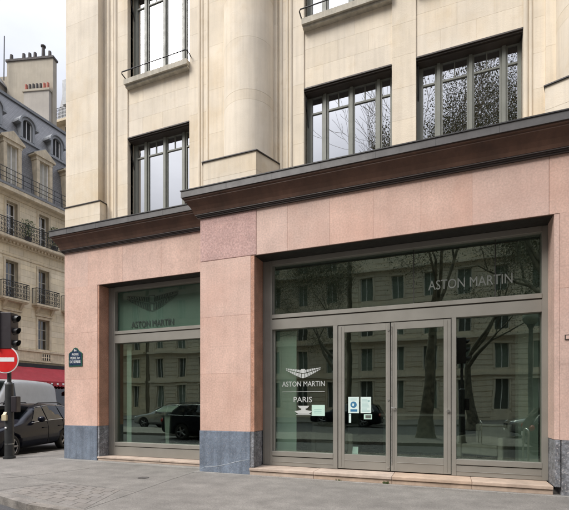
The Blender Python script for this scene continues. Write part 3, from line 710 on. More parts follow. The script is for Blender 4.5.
# iron balconies
def scrolls(mb, xa, xb, y, za, zb):
    mb.tube([(xa,y,zb),(xb,y,zb)], .028, 6); mb.tube([(xa,y,za),(xb,y,za)], .02, 5)
    n = max(2, round((xb-xa)/.19)); d = (xb-xa)/n
    for i in range(n+1): mb.tube([(xa+i*d,y,za),(xa+i*d,y,zb)], .012, 4)
    for i in range(n):
        cx = xa+(i+.5)*d
        for cz,rr in ((za+(zb-za)*.2,.07),(za+(zb-za)*.5,.085),(za+(zb-za)*.8,.07)):
            mb.tube([(cx+rr*math.cos(a),y,cz+rr*1.2*math.sin(a)) for a in [2*math.pi*k/7 for k in range(8)]], .014, 4, cap=False)
for c in wc[2:7]:
    s_ = MB(); s_.box(c-.86,c+.86,-.55,0,8.1+ZB,8.22+ZB); s_.box(c-.80,c+.80,-.48,0,8.02+ZB,8.1+ZB)
    so = s_.build('balcony', M['oldstone2'], LBD)
    r = MB(); scrolls(r, c-.84,c+.84,-.5,8.27+ZB,9.25+ZB)
    for s in (-1,1):
        for k in range(4): r.tube([(c+s*.84,-.5+k*.15,8.25+ZB),(c+s*.84,-.5+k*.15,9.25+ZB)], .014, 4)
        r.tube([(c+s*.84,-.5,9.25+ZB),(c+s*.84,0,9.25+ZB)], .025, 5)
    r.build('railing', M['iron'], so)
r = MB(); scrolls(r, -7,6,-.5,12.22+ZB,13.2+ZB); r.build('balcony_railing', M['iron'], LBD)
r = MB()
for z in (15.45,15.75,16.05,16.38): r.tube([(x0,-.42,z+ZB),(x1,-.42,z+ZB)], .022, 5)
x = x0
while x < x1: r.tube([(x,-.42,15.25+ZB),(x,-.42,16.38+ZB)], .016, 4); x += .55
r.build('roof_railing', M['iron'], LBD)
MB().extr([(-.52,15.262+ZB),(-.55,15.40+ZB),(-.30,15.45+ZB),(-.25,15.302+ZB)], x0, x1).build('gutter', M['zroof'], LBD)
# mansard
MB().extr([(.05,15.3+ZB),(.62,19.35+ZB),(10,19.35+ZB),(10,15.3+ZB)], x0, x1).build('mansard', M['slate'], LBD)
MB().extr([(.66,19.42+ZB),(1.9,22.5+ZB),(5,23.3+ZB),(10,23.3+ZB),(10,19.42+ZB)], x0, x1).build('upper_mansard', M['slate'], LBD)
r = MB(); r.extr([(.52,19.30+ZB),(.52,19.44+ZB),(.8,19.46+ZB),(.8,19.30+ZB)], x0, x1); r.extr([(1.78,22.45+ZB),(1.75,22.62+ZB),(2.0,22.72+ZB),(2.1,22.5+ZB)], x0, x1)
r.build('roof_flashing', M['zroof'], LBD)
for c in wc[1:7]:
    d = MB(); z0 = 15.3+ZB; zt = 18.15+ZB
    for s in (-1,1): d.box(c+s*.36,c+s*.58,-.12,.9,z0,zt)
    d.box(c-.62,c+.62,-.14,.9,zt,zt+.25)
    d.extr([(c-.78,zt+.25),(c+.78,zt+.25),(c+.78,zt+.36),(c,zt+.92),(c-.78,zt+.36)], -.22, .9, 'y')
    do = d.build('dormer', M['oldstone2'], LBD)
    MB().extr([(c-.82,zt+.37),(c-.78,zt+.33),(c,zt+.89),(c+.78,zt+.33),(c+.82,zt+.37),(c,zt+.98)], -.18, 1.1, 'y').build('dormer_roof', M['zroof'], do)
    MB().box(c-.36,c+.36,.12,.16,z0,zt).build('shutter', M['curtain'], do)
    f = MB(); f.box(c-.36,c-.30,.06,.12,z0,zt); f.box(c+.30,c+.36,.06,.12,z0,zt); f.box(c-.02,c+.02,.06,.12,z0,zt); f.build('window', M['white'], do)
for c in wc[1:7]:
    c -= .75
    d = MB(); n = 12; zc = 20.5+ZB
    for ra,rb,ya,yb in ((.50,.34,.55,.95),):
        for k in range(n):
            a0 = math.pi*k/n; a1 = math.pi*(k+1)/n
            P = [(c+ra*math.cos(a0),zc+ra*math.sin(a0)),(c+ra*math.cos(a1),zc+ra*math.sin(a1)),(c+rb*math.cos(a1),zc+rb*math.sin(a1)),(c+rb*math.cos(a0),zc+rb*math.sin(a0))]
            d.extr(P, ya, 1.6, 'y')
    d.box(c-.50,c-.34,.55,1.6,19.5+ZB,zc); d.box(c+.34,c+.50,.55,1.6,19.5+ZB,zc)
    do = d.build('round_dormer', M['zroof'], LBD)
    rf = MB()
    for k in range(n):
        a0 = math.pi*k/n; a1 = math.pi*(k+1)/n
        rf.extr([(c+.62*math.cos(a0),zc+.62*math.sin(a0)),(c+.62*math.cos(a1),zc+.62*math.sin(a1)),(c+.51*math.cos(a1),zc+.51*math.sin(a1)),(c+.51*math.cos(a0),zc+.51*math.sin(a0))], .45, 1.7, 'y')
    rf.box(c-.75,c-.50,.45,1.4,zc-.1,zc+.02); rf.box(c+.5,c+.75,.45,1.4,zc-.1,zc+.02)
    rf.build('dormer_roof', M['zroof'], do)
    MB().box(c-.33,c+.33,.75,.78,19.5+ZB,zc+.3).build('pane', M['dark_fill'], do)
    f = MB(); f.box(c-.02,c+.02,.70,.75,19.55+ZB,zc+.3); f.box(c-.33,c-.27,.70,.75,19.55+ZB,zc+.2); f.box(c+.27,c+.33,.70,.75,19.55+ZB,zc+.2); f.build('window', M['white'], do)
# basement vent, shop floor and awning
v = MB(); v.box(.3-.36,.3+.36,-.06,-.052,4.45+ZB,4.88+ZB); v.build('vent', M['dark_fill'], LBD)
v = MB()
for k in range(5): v.box(.3-.36+k*.165,.3-.36+k*.165+.06,-.09,-.06,4.45+ZB,4.88+ZB)
v.box(.3-.38,.3+.38,-.088,-.062,4.63+ZB,4.68+ZB); v.build('vent_bars', M['oldstone'], LBD)
MB().box(-11,8.5,-.25,.0,3.9+ZB,4.15+ZB).build('shop_fascia', M['dark_fill'], LBD)
MB().box(-11,8.5,.5,.54,.2,3.7).build('shop_window', M['glass_far'], LBD)
aw = MB(); aw.extr([(-.2,3.92+ZB),(-.2,3.88+ZB),(-1.7,2.9+ZB),(-1.7,2.94+ZB)], -9, 4.0)
ao = aw.build('awning', M['awning'], LBD)
va = MB(); x = -9
while x < 4.0-.01:
    pts = [(x,2.92+ZB),(x,2.66+ZB),(x+.07,2.60+ZB),(x+.18,2.60+ZB),(x+.25,2.66+ZB),(x+.25,2.92+ZB)]
    va.extr(pts, -1.712, -1.70, 'y'); x += .25
va.build('valance', M['awning'], ao)
va = MB(); x = -8.95
while x < 4.0:
    va.box(x,x+.13,-1.722,-1.713,2.72+ZB,2.84+ZB); x += .42
va.build('valance_trim', M['white'], ao)
aw = MB(); aw.extr([(-.1,2.75+ZB),(-.1,2.70+ZB),(-1.2,2.25+ZB),(-1.2,2.30+ZB)], 3.2, 8.5); aw.extr([(-1.2,2.30+ZB),(-1.2,2.05+ZB),(-1.19,2.05+ZB),(-1.19,2.30+ZB)], 3.2, 8.5); aw.build('awning', M['awning'], LBD)
# potted plants on the long balcony (things of their own)
def to_world(s,y,z):
    a = R(86.1); return (-26.05+s*math.cos(a)-y*math.sin(a), 21.2+s*math.sin(a)+y*math.cos(a), z)
def bush(s, h, seed, label):
    x,y,z = to_world(s,-.3,12.14)
    t = thing('potted_plant', label, 'plant', (x,y,z), R(86.1), 'potted plants on the long balcony')
    MB().cyl((0,0,0), .16, .35, 14, r2=.22).build('pot', M['pot_dark'], t)
    mb = MB(); r = random.Random(seed)
    for k in range(420):
        a = r.uniform(0,6.28); zz = r.uniform(.3,h); rad = r.uniform(0,.42)*(1-abs(zz/h-.55))
        p = Vector((math.cos(a)*rad*1.4,math.sin(a)*rad,zz)); d = Vector((r.uniform(-1,1),r.uniform(-1,1),r.uniform(-.3,1))).normalized()*.09; w = d.cross(Vector((r.uniform(-1,1),r.uniform(-1,1),0))).normalized()*.03
        mb.add([p,p+d*.5+w,p+d,p+d*.5-w], [(0,1,2,3)])
    mb.build('foliage', M['leaf2'], t)
bush(-1.15, 1.5, 5, 'smaller leafy plant in a pot on the long iron balcony, left one of two')
bush(.75, 1.75, 9, 'taller bushy plant in a pot on the long iron balcony, right one of two')
# ================================================================ PARTY WALL BUILDING AND NEIGHBOUR BEHIND
yw = R(20.82)
def camw(r_, d): return (math.cos(yw)*r_-math.sin(yw)*d, math.sin(yw)*r_+math.cos(yw)*d)
x,y = camw(-19.85,36)
PB = thing('party_wall_building', 'tall blank cement rendered party wall with chimney stacks rising behind the slate roof', 'building', (x,y,-.12), yw-R(6))
b_ = MB(); b_.box(-4.25,0,0,.5,0,31.2); b_.box(-12,-4.25,.4,6,0,30.3); b_.build('wall', M['render'], PB)
b_ = MB(); b_.box(-4.35,.08,-.08,.58,31.2,31.38); b_.build('coping', M['pot_dark'], PB)
b_ = MB(); b_.box(-2.42,-.12,-.35,-.01,12,28.2); bo = b_.build('chimney_stack', M['render2'], PB)
b_ = MB(); b_.box(-2.55,-.05,-.42,-.01,28.2,28.38); b_.build('coping', M['render'], bo)
for k in range(7):
    MB().cyl((-2.25+k*.33,-.25,28.38), .12, .5, 12, r2=.10).build('chimney_pot', M['pot'] if k in (0,) or k > 4 else M['pot_dark'], bo)
for k,xx in enumerate((-3.9,-2.75,-2.2,-1.7,-.95,-.35)):
    mb = MB(); mb.cyl((xx,.1,31.38), .15, .48+(.5 if k == 4 else 0), 12, r2=.12)
    if k == 4: mb.cyl((xx,.1,32.3), .2, .1, 12)
    mb.build('chimney_pot', M['pot_dark'], PB)
MB().tube([(-4.3,-.3,29.4),(-4.25,-.3,33.2)], .04, 6).build('aerial', M['iron'], PB)
b_ = MB(); b_.box(-9,-4.55,-.9,.39,12,29.0); b_.build('chimney_stack', M['render2'], PB)
MB().extr([(-9,29.0),(-4.3,29.0),(-5.2,30.2),(-9,31.5)], -1.2, .38, 'y').build('roof', M['slate'], PB)
x,y = camw(-24.4,45)
NB = thing('neighbour_building', 'pale stone building top with small balcony and dark attic beside the party wall', 'building', (x,y,-.12), yw-R(20))
MB().box(-.5,6,0,8,0,31.3).build('wall', M['cream_plain'], NB)
MB().extr([(0.1,31.3),(1.0,35.3),(8,35.6),(8,31.3)], -.3, 6).build('roof', M['slate'], NB)
b_ = MB(); b_.box(-.6,6,-.7,0,31.1,31.35); b_.box(-.6,6,-.2,0,28.4,28.6); b_.build('string_course', M['oldstone2'], NB)
r = MB(); scrolls(r, .5,5.5,-.6,31.4,32.6); r.build('railing', M['iron'], NB)
b_ = MB(); b_.box(1.0,1.9,-.2,2,33.2,35.8); b_.box(3.0,3.9,-.2,2,33.2,35.8); b_.build('dormer', M['zroof'], NB)
for xx in (1.2,2.9): MB().box(xx,xx+.6,-.02,0,29.0,30.9).build('window', M['dark_fill'], NB)
b_ = MB(); b_.box(.2,1.1,2,3,35,37.5); b_.box(2.2,3.2,2,3,35,38); b_.build('chimney_stack', M['render'], NB)
for k in range(3): MB().cyl((.4+k*.25,2.5,37.5), .1, .35, 10).build('chimney_pot', M['pot_dark'], NB)
# ================================================================ VEHICLES
def lerp(a,b,t): return a+(b-a)*t
def loft(stations, ny=None):
    """stations: (x, zb, zbelt, ztop, w, wr) -> full rings"""
    rings = []
    for x,zb,zl,zt,w,wr in stations:
        half = [(0,zb),(w*.80,zb),(w*.97,zb+.10),(w,lerp(zb,zl,.45)),(w*.99,lerp(zb,zl,.8)),(w*.955,zl),(lerp(w*.94,wr,.5),lerp(zl,zt,.5)),(wr,zt-.07*min(1,(zt-zl)/.3)),(wr*.72,zt-.008),(0,zt+.012)]
        ring = [(x,-y_,z_) for y_,z_ in half] + [(x,y_,z_) for y_,z_ in half[-2:0:-1]]
        rings.append(ring)
    return rings
def car(name, label, paint_, stations, wheels, wr_, glassrows, cat, van=False, group=None, lamp_z=.68):
    t = thing(name, label, cat, group=group)
    rings = loft(stations); q = len(rings[0]); mb = MB()
    for i in range(len(rings)-1):
        mb.add(rings[i]+rings[i+1], [(j,(j+1)%q,q+(j+1)%q,q+j) for j in range(q)], True)
    mb.add(rings[0], [tuple(range(q-1,-1,-1))], True); mb.add(rings[-1], [tuple(range(q))], True)
    body_ = mb.build('body', paint_, t)
    bm = bmesh.new(); bm.from_mesh(body_.data); bmesh.ops.remove_doubles(bm, verts=bm.verts, dist=1e-4); bmesh.ops.recalc_face_normals(bm, faces=bm.faces); bm.to_mesh(body_.data); bm.free()
    ss = body_.modifiers.new('s','SUBSURF'); ss.levels = 2; ss.render_levels = 2
    cut = MB()
    for wx_ in wheels:
        for s in (-1,1): cut.cyl((wx_, s*1.3, wr_), wr_+.055, -s*.72, 32, 'y')
    co = cut.build('cutter', None); bm = bmesh.new(); bm.from_mesh(co.data); bmesh.ops.remove_doubles(bm, verts=bm.verts, dist=1e-5); bmesh.ops.recalc_face_normals(bm, faces=bm.faces); bm.to_mesh(co.data); bm.free()
    bo_ = body_.modifiers.new('c','BOOLEAN'); bo_.operation = 'DIFFERENCE'; bo_.object = co; bo_.solver = 'EXACT'
    me = evaluated(body_); body_.modifiers.clear(); old = body_.data; body_.data = me; me.materials.clear(); me.materials.append(paint_)
    for p in me.polygons: p.use_smooth = True
    bpy.data.meshes.remove(old); bpy.data.objects.remove(co)
    W_ = max(s[4] for s in stations)
    MB().box(stations[0][0]+.5,stations[-1][0]-.4,-W_+.28,W_-.28,.25,wr_*2+.1).build('underbody', M['cabin'], t)
    # side glass: follow the body a few mm outside
    def side(x): 
        for a,b in zip(stations,stations[1:]):
            if a[0] <= x <= b[0]:
                k = (x-a[0])/(b[0]-a[0]); return [lerp(a[i],b[i],k) for i in range(6)]
    def sp(x, v, s, out):   # v: 0 belt .. 1 top of side glass
        _,zb,zl,zt,w,wr = side(x); y_ = lerp(w*.94,wr,v*.86+.03); z_ = lerp(zl,zt,v*.74+.10); return (x, s*(y_+out), z_)
    for s in (-1,1):
        for poly in glassrows:
            mb = MB(); n = 8
            (a0,b0),(a1,b1) = poly    # bottom x-range, top x-range
            for i in range(n):
                for jj in range(3):
                    def P(u,v): return sp(lerp(lerp(a0,b0,u),lerp(a1,b1,u),v), v, s, .012)
                    mb.add([P(i/n,jj/3),P((i+1)/n,jj/3),P((i+1)/n,(jj+1)/3),P(i/n,(jj+1)/3)], [(0,1,2,3) if s < 0 else (3,2,1,0)], True)
            mb.build('side_window', M['carglass'], t)
            tb = MB(); tb.tube([sp(lerp(a0,b0,i/n),-.03,s,.012) for i in range(n+1)], .011, 5); tb.tube([sp(lerp(a1,b1,i/n),1.06,s,.008) for i in range(n+1)], .008, 5)
            tb.build('window_trim', M['chrome'] if not van else M['cabin'], t)
        # door seams and handles
        for (a0,b0),(a1,b1) in glassrows[:2]:
            pts = [sp(b0+.02,0,s,.004)]
            _,zb,zl,zt,w,wr = side(b0)
            pts += [(b0+.02,s*(w*.99+.002),lerp(zb,zl,.8)),(b0+.02,s*(w+.002),lerp(zb,zl,.45)),(b0+.02,s*(w*.975+.002),zb+.12)]
            MB().tube(pts, .006, 4).build('door_seam', M['cabin'], t); MB().box(b0-.28,b0-.08,s*(w*.99),s*(w*.99+.035),lerp(zb,zl,.76),lerp(zb,zl,.80)).build('door_handle', M['cabin'], t)
        xm = glassrows[0][0][0]+.28; _,zb,zl,zt,w,wr = side(xm)
        MB().sphere((xm,s*(w+.10),zl+.12), .12, 12, 8, (.6,1,.75)).build('wing_mirror', paint_ if not van else M['cabin'], t)
        MB().sphere((stations[0][0]+.22,s*(stations[1][4]*.80),lamp_z), .17, 14, 8, (.9,.8,.5)).build('headlight', M['hlamp'], t)
        MB().sphere((stations[-1][0]-.12,s*(stations[-2][4]*.84),lamp_z+.12), .16, 14, 8, (.6,.9,.7)).build('tail_light', M['rlamp'], t)
        if not van: MB().tube([sp(glassrows[0][1][0]+.15,1.24,s,-.02),sp(glassrows[0][1][0]+.35,1.31,s,-.02),sp(glassrows[-1][1][1]-.3,1.31,s,-.02),sp(glassrows[-1][1][1]-.1,1.22,s,-.02)], .018, 6).build('roof_rail', M['cabin'], t)
        for wx_ in wheels:
            yy = s*(W_-.03)
            tw = MB(); prof = [(.0,wr_*.66),(.0,wr_*.93),(.03,wr_),(.17,wr_),(.2,wr_*.93),(.2,wr_*.66)]
            n = 28; vs = []
            for k in range(n):
                a = 2*math.pi*k/n
                for o_,r in prof: vs.append((wx_+r*math.cos(a), yy-s*o_, wr_+r*math.sin(a)))
            m_ = len(prof); tw.add(vs, [(k*m_+j,k*m_+(j+1)%m_,((k+1)%n)*m_+(j+1)%m_,((k+1)%n)*m_+j) for k in range(n) for j in range(m_)], True)
            wh = tw.build('wheel', M['tyre'], t)
            rm = MB()
            for k in range(5):
                a = 2*math.pi*k/5; c_,s2 = math.cos(a),math.sin(a)
                rm.tube([(wx_,yy-s*.03,wr_),(wx_+wr_*.66*c_,yy-s*.015,wr_+wr_*.66*s2)], [.05,.035], 6)
            rm.tube([(wx_+wr_*.66*math.cos(a),yy-s*.02,wr_+wr_*.66*math.sin(a)) for a in [2*math.pi*k/20 for k in range(21)]], .02, 6, cap=False)
            rm.cyl((wx_,yy-s*.01,wr_), .06, -s*.04, 12, 'y'); rm.build('rim', M['rim'], wh)
            MB().cyl((wx_,yy-s*.10,wr_), wr_*.66, -s*.04, 20, 'y').build('brake_disc', M['cabin'], wh)
    # windscreen and rear window
    def top(x): return side(x)
    def scr(xa, xb, name, m_):
        mb = MB(); n = 6
        sgn = -1 if xa < stations[len(stations)//2][0] else 1
        for i in range(n):
            for jj in range(6):
                def P(u,v):
                    x = lerp(xa,xb,v); _,zb,zl,zt,w,wr = top(x); k = 2*u-1; yv = k*lerp(wr*.92,wr*.88,v)
                    return (x+sgn*.018, yv, zt+.004-.02*k*k+.012)
                mb.add([P(i/n,jj/6),P((i+1)/n,jj/6),P((i+1)/n,(jj+1)/6),P(i/n,(jj+1)/6)], [(0,1,2,3)], True)
        mb.build(name, m_, t)
    scr(car.ws[0], car.ws[1], 'windscreen', M['carglass'] if van else M['windscreen']); scr(car.rw[0], car.rw[1], 'rear_window', M['carglass'])
    g_ = MB(); x_ = stations[0][0]
    g_.box(x_-.03,x_+.10,-.38,.38,.40,.62); g_.build('grille', M['cabin'], t)
    g_ = MB(); g_.box(x_-.05,x_-.03,-.26,.26,.30,.39); g_.box(stations[-1][0]+.01,stations[-1][0]+.03,-.26,.26,.55,.66); g_.build('number_plate', M['white'], t)
    return t
suv_st = [(0,.30,.58,.66,.70,.55),(.14,.22,.68,.78,.86,.68),(.55,.20,.80,.90,.92,.74),(1.15,.20,.90,.98,.93,.76),(1.5,.20,.93,1.08,.93,.76),(2.25,.20,.95,1.48,.93,.64),(3.0,.20,.97,1.56,.93,.64),(3.9,.20,.99,1.53,.93,.62),(4.35,.20,1.0,1.44,.92,.60),(4.68,.24,.96,1.06,.88,.68),(4.8,.32,.70,.80,.80,.62)]
car.ws = (1.52,2.2); car.rw = (4.62,4.38)
suv = car('parked_car', 'black estate car parked in the side street behind the no entry sign', M['p_black'], suv_st, (.90,3.68), .335, [((1.78,2.62),(2.28,2.62)),((2.68,3.55),(2.68,3.5)),((3.62,4.35),(3.57,4.15))], 'car')
suv.location = (-11.94-.0,8.10,-.12)
# front faces the camera: local -x to world direction; wheelbase direction from calibration
fx,fy = camw(-7.85,12.15); rx,ry = camw(-7.86,15.0)
ang = math.atan2(ry-fy, rx-fx)   # direction rear
suv.rotation_euler = (0,0,ang)
dx,dy = math.cos(ang),math.sin(ang)
# near side is local -y side (right of rear direction): keep outer side on the calibrated line
nxr,nyr = dy,-dx
suv.scale = (1.04,1.04,1.04); suv.location = (fx-dx*.94-nxr*.94, fy-dy*.94-nyr*.94, -.12)
van_st = [(0,.32,.75,.95,.80,.66),(.12,.28,.95,1.15,.94,.78),(.7,.28,1.25,1.45,1.0,.84),(1.15,.28,1.38,1.75,1.0,.84),(1.75,.28,1.45,2.42,1.0,.80),(2.1,.28,1.5,2.52,1.0,.82),(3.5,.28,1.55,2.56,1.0,.86),(5.0,.28,1.55,2.54,1.0,.86),(5.45,.30,1.5,2.46,.99,.84),(5.55,.34,1.4,2.30,.95,.80)]
car.ws = (1.15,1.78); car.rw = (5.5,5.46)
van = car('delivery_van', 'white high roofed van behind the black estate car', M['p_white'], van_st, (1.0,4.4), .36, [((1.2,2.1),(1.7,2.1))], 'van', van=True, lamp_z=.95)
fx,fy = camw(-12.2,17.3); rx,ry = camw(-12.35,22.6); ang = math.atan2(ry-fy, rx-fx); dx,dy = math.cos(ang),math.sin(ang)
van.rotation_euler = (0,0,ang); van.scale = (1.08,1.08,1.08); van.location = (fx-dx*.4-dy*1.0, fy-dy*.4+dx*1.0, -.12)
cars = [(-10.8,2.9,0,'black estate car at the kerb, mirrored in the left shop window',None),(5.0,1.45,0,'black estate car at the kerb, mirrored beside the entrance',None),
        (-2.5,-6.2,math.pi,'black estate car in the far lane of the avenue',None),(9.5,-6.2,math.pi,'black estate car far along the avenue',None)]
car.ws = (1.52,2.2); car.rw = (4.62,4.38)
silver = car('parked_car', 'silver estate car at the kerb, mirrored in the left shop window', M['p_silver'], suv_st, (.90,3.68), .335, [((1.78,2.62),(2.28,2.62)),((2.68,3.55),(2.68,3.5)),((3.62,4.35),(3.57,4.15))], 'car', group='cars parked along the avenue')
silver.location = (-18.9,-4.9,-.12)
def place(o, cx, cy, a, label):
    o.location = (cx-2.4*math.cos(a), cy-2.4*math.sin(a), -.12); o.rotation_euler = (0,0,a)
    o['label'] = label; o['group'] = 'cars parked along the avenue'
place(copy_tree(suv), -9.4, 1.3, math.pi, 'black estate car at the kerb, mirrored low in the left shop window')
place(copy_tree(suv), 5.0, 1.45, math.pi, 'black estate car with red tail lamp, mirrored in the window right of the doors')
place(copy_tree(suv), -6.5, -12.2, 0, 'black estate car on the avenue behind the plane trees, mirrored in the doors')
place(copy_tree(silver), 5.2, -6.0, 0, 'silver estate car on the avenue behind the plane trees, mirrored right of the doors')
# ================================================================ STREET FURNITURE
px,py = -10.985,7.966
def traffic_light(x, y, label, rz, group):
    t = thing('traffic_light', label, 'traffic light', (x,y,0), rz, group)
    p = MB(); p.tube([(0,0,0),(0,0,.06)], .15, 20); p.tube([(0,0,.06),(0,0,2.0)], [.115,.10], 20); p.tube([(0,0,2.0),(0,0,2.06)], [.10,.06], 20); p.tube([(0,0,2.06),(0,0,3.92)], .05, 14)
    po = p.build('pole', M['pole'], t)
    b = MB(); b.tube([(0,0,.39),(0,0,.405)], .118, 20); b.build('strap', M['steel'], po)
    h = MB(); h.box(-.17,.14,-.15,.15,2.95,3.92); h.box(-.19,-.17,-.20,.20,2.9,3.97)
    ho = h.build('signal_housing', M['housing'], t); bv = ho.modifiers.new('b','BEVEL'); bv.width = .02; bv.segments = 2
    for z in (3.10,3.43,3.76):
        v = MB(); n = 14
        for k in range(n):
            a0 = -.5+(math.pi+1)*k/n; a1 = -.5+(math.pi+1)*(k+1)/n
            l0 = .15*(.45+.55*max(0,math.sin((a0+.5)/(math.pi+1)*math.pi))); l1 = .15*(.45+.55*max(0,math.sin((a1+.5)/(math.pi+1)*math.pi)))
            for r in (.10,):
                P = lambda a,r,xx: (.14+xx, r*math.cos(a), z+r*math.sin(a))
                v.add([P(a0,r,0),P(a1,r,0),P(a1,r,l1),P(a0,r,l0),P(a0,r-.008,0),P(a1,r-.008,0),P(a1,r-.008,l1),P(a0,r-.008,l0)], [(0,1,2,3),(7,6,5,4),(2,6,7,3)])
        v.build('visor', M['black'], ho)
        MB().cyl((.141,0,z), .10, .01, 18, 'x').build('lens', M['cabin'], ho)
    b = MB(); b.box(.10,.25,-.10,.10,1.25,1.68); bo = b.build('pedestrian_signal', M['housing'], t); bv = bo.modifiers.new('b','BEVEL'); bv.width = .02; bv.segments = 2
    b = MB(); b.box(-.10,.02,-.17,-.10,1.03,1.18); b.extr([(-.17,1.18),(-.10,1.18),(-.10,1.26)], -.08, 0); b.build('push_button_box', M['beige'], t)
    MB().sphere((-.02,-.115,.83), .028, 10, 6).build('badge', M['white'], t)
    return t
TLG = 'traffic lights of the avenue'
tl = traffic_light(px, py, 'dark traffic light on a thick grey pole carrying the no entry sign', yw, TLG)
t2 = copy_tree(tl); t2.location = (.62,.15,0); t2.rotation_euler = (0,0,0); t2['label'] = 'dark traffic light standing at the avenue kerb, mirrored right of the doors'
sx,sy = px+.125*math.sin(yw)-.035*math.cos(yw), py-.125*math.cos(yw)-.035*math.sin(yw)
t = thing('no_entry_sign', 'round red no entry sign with a white bar on the traffic light pole', 'sign', (sx,sy,2.66), yw)
d = MB(); d.cyl((0,-.005,0), .365, .02, 48, 'y'); d.build('disc', M['white'], t)
d = MB(); d.cyl((0,-.012,0), .338, .006, 48, 'y'); d.build('face', M['signred'], t)
MB().box(-.255,.255,-.016,-.0125,-.055,.055).build('bar', M['white'], t)
d = MB(); d.box(-.06,.06,.016,.075,-.16,-.12); d.box(-.06,.06,.016,.075,.12,.16); d.build('bracket', M['steel'], t)
# street lamp behind the viewer
t = thing('street_lamp', 'black street lamp with a round globe, mirrored in the window right of the doors', 'street lamp', (2.95,-.6,0))
p = MB(); p.tube([(0,0,0),(0,0,.5),(0,0,.55),(0,0,4.2)], [.17,.15,.09,.07], 16); p.tube([(0,0,4.2),(0,0,4.35)], [.07,.14], 16); p.build('pole', M['pole'], t)
MB().sphere((0,0,4.6), .27, 20, 14).build('globe', M['room_light'], t)
def hoop(x,y,label):
    t = thing('bike_rack', label, 'bike rack', (x,y,0), R(70), 'bike racks on the pavement')
    pts = [(-.12,0,0),(-.12,0,.72)]+[(-.12*math.cos(a),0,.72+.12*math.sin(a)) for a in [math.pi*k/8 for k in range(1,8)]]+[(.12,0,.72),(.12,0,0)]
    MB().tube(pts, .024, 8).build('hoop', M['steel'], t)
    MB().cyl((-.12,0,0), .05, .02, 10).build('foot_plate', M['steel'], t); MB().cyl((.12,0,0), .05, .02, 10).build('foot_plate', M['steel'], t)
hoop(1.95,4.75,'steel hoop rack on the pavement nearest the doorstep, mirrored in the right window')
hoop(1.25,.1,'steel hoop rack standing beside the street lamp')
# ================================================================ PLANE TREES
def make_tree(seed, label, hgt=16, lean=0, prune=-99, nleaf=85000):
    r = random.Random(seed)
    t = thing('plane_tree', label, 'tree', group='plane trees along the avenue')
    tr_ = MB(); tips = []
    def branch(p, d, rad, length, lev):
        pts = [p]; rs = [rad]; n = 5
        for i in range(n):
            d = (d+Vector((r.uniform(-.16,.16),r.uniform(-.16,.16),r.uniform(-.04,.12)))).normalized()
            p = p+d*(length/n); pts.append(p); rs.append(max(.006,rad*(1-.55*(i+1)/n)))
            if lev >= 2: tips.append((p, .22+.2*lev/3))
        tr_.tube(pts, rs, 10 if lev < 2 else (6 if lev < 3 else 3))
        if lev < 6:
            for k in range(3 if lev < 1 else (r.choice((2,3,3)) if lev < 4 else 3)):
                a = r.uniform(0,6.28); o_ = d.orthogonal().normalized(); o_.rotate(Matrix.Rotation(a,3,d))
                nd = (d+o_*r.uniform(.45,.9)+Vector((0,0,.22))).normalized()
                branch(pts[-1-(k%2)], nd, rs[-1-(k%2)]*.78, length*r.uniform(.62,.85), lev+1)
    tr_.tube([(0,0,-.1),(0,0,.2),(0,0,.8)], [.52,.42,.33], 16)
    branch(Vector((0,0,.75)), Vector((lean,.02,1)).normalized(), .32, 4.4, 0)
    tr_.build('trunk', M['bark'], t)
    lf_ = MB()
    tp = [q for q in tips if q[0].z > 4.2]
    for k in range(nleaf):
        p,s = r.choice(tp); p = p+Vector((r.gauss(0,s),r.gauss(0,s),r.gauss(0,s*.8)))
        if p.y > 2.6 or (p.x < prune and p.z > 7.5): continue
        d = Vector((r.uniform(-1,1),r.uniform(-1,1),r.uniform(-1,.4))).normalized(); w = d.orthogonal().normalized(); w.rotate(Matrix.Rotation(r.uniform(0,6.28),3,d))
        L_ = r.uniform(.035,.075)
        lf_.add([p, p+d*L_*.5+w*L_*.45, p+d*L_, p+d*L_*.5-w*L_*.45], [(0,1,2,3)])
    lf_.build('crown', M['leaf'], t)
    return t
T1 = make_tree(11, 'plane tree with thick mottled trunk standing on the avenue, mirrored in the right door', lean=.16, prune=-2.5)
T1.location = (-.75,-2.1,0); T1.scale = (.9,.85,1.0)
T2 = make_tree(23, 'plane tree with dense crown, mirrored in the right upper window', lean=.05, nleaf=42000); T2.location = (4.2,-2.4,0); T2.scale = (1,1,1.12)
T3 = copy_tree(T1); T3.location = (-6.3,-9.6,0); T3.rotation_euler = (0,0,2.1); T3.scale = (.9,.9,.8); T3['label'] = 'smaller plane tree behind the cars of the avenue, mirrored in the left door'
T4 = copy_tree(T2); T4.location = (-16.5,-16.0,0); T4.rotation_euler = (0,0,1.1); T4['label'] = 'plane tree on the far side of the avenue, mirrored in the left upper window'
T6 = copy_tree(T2); T6.location = (1.6,-10.4,0); T6.rotation_euler = (0,0,3.0); T6.scale = (.95,.95,.85); T6['label'] = 'plane tree behind the silver car of the avenue, mirrored above the doors'
T5 = copy_tree(T1); T5.location = (9.5,-9.5,0); T5.rotation_euler = (0,0,4.1); T5['label'] = 'plane tree at the far right of the avenue behind the street lamp'
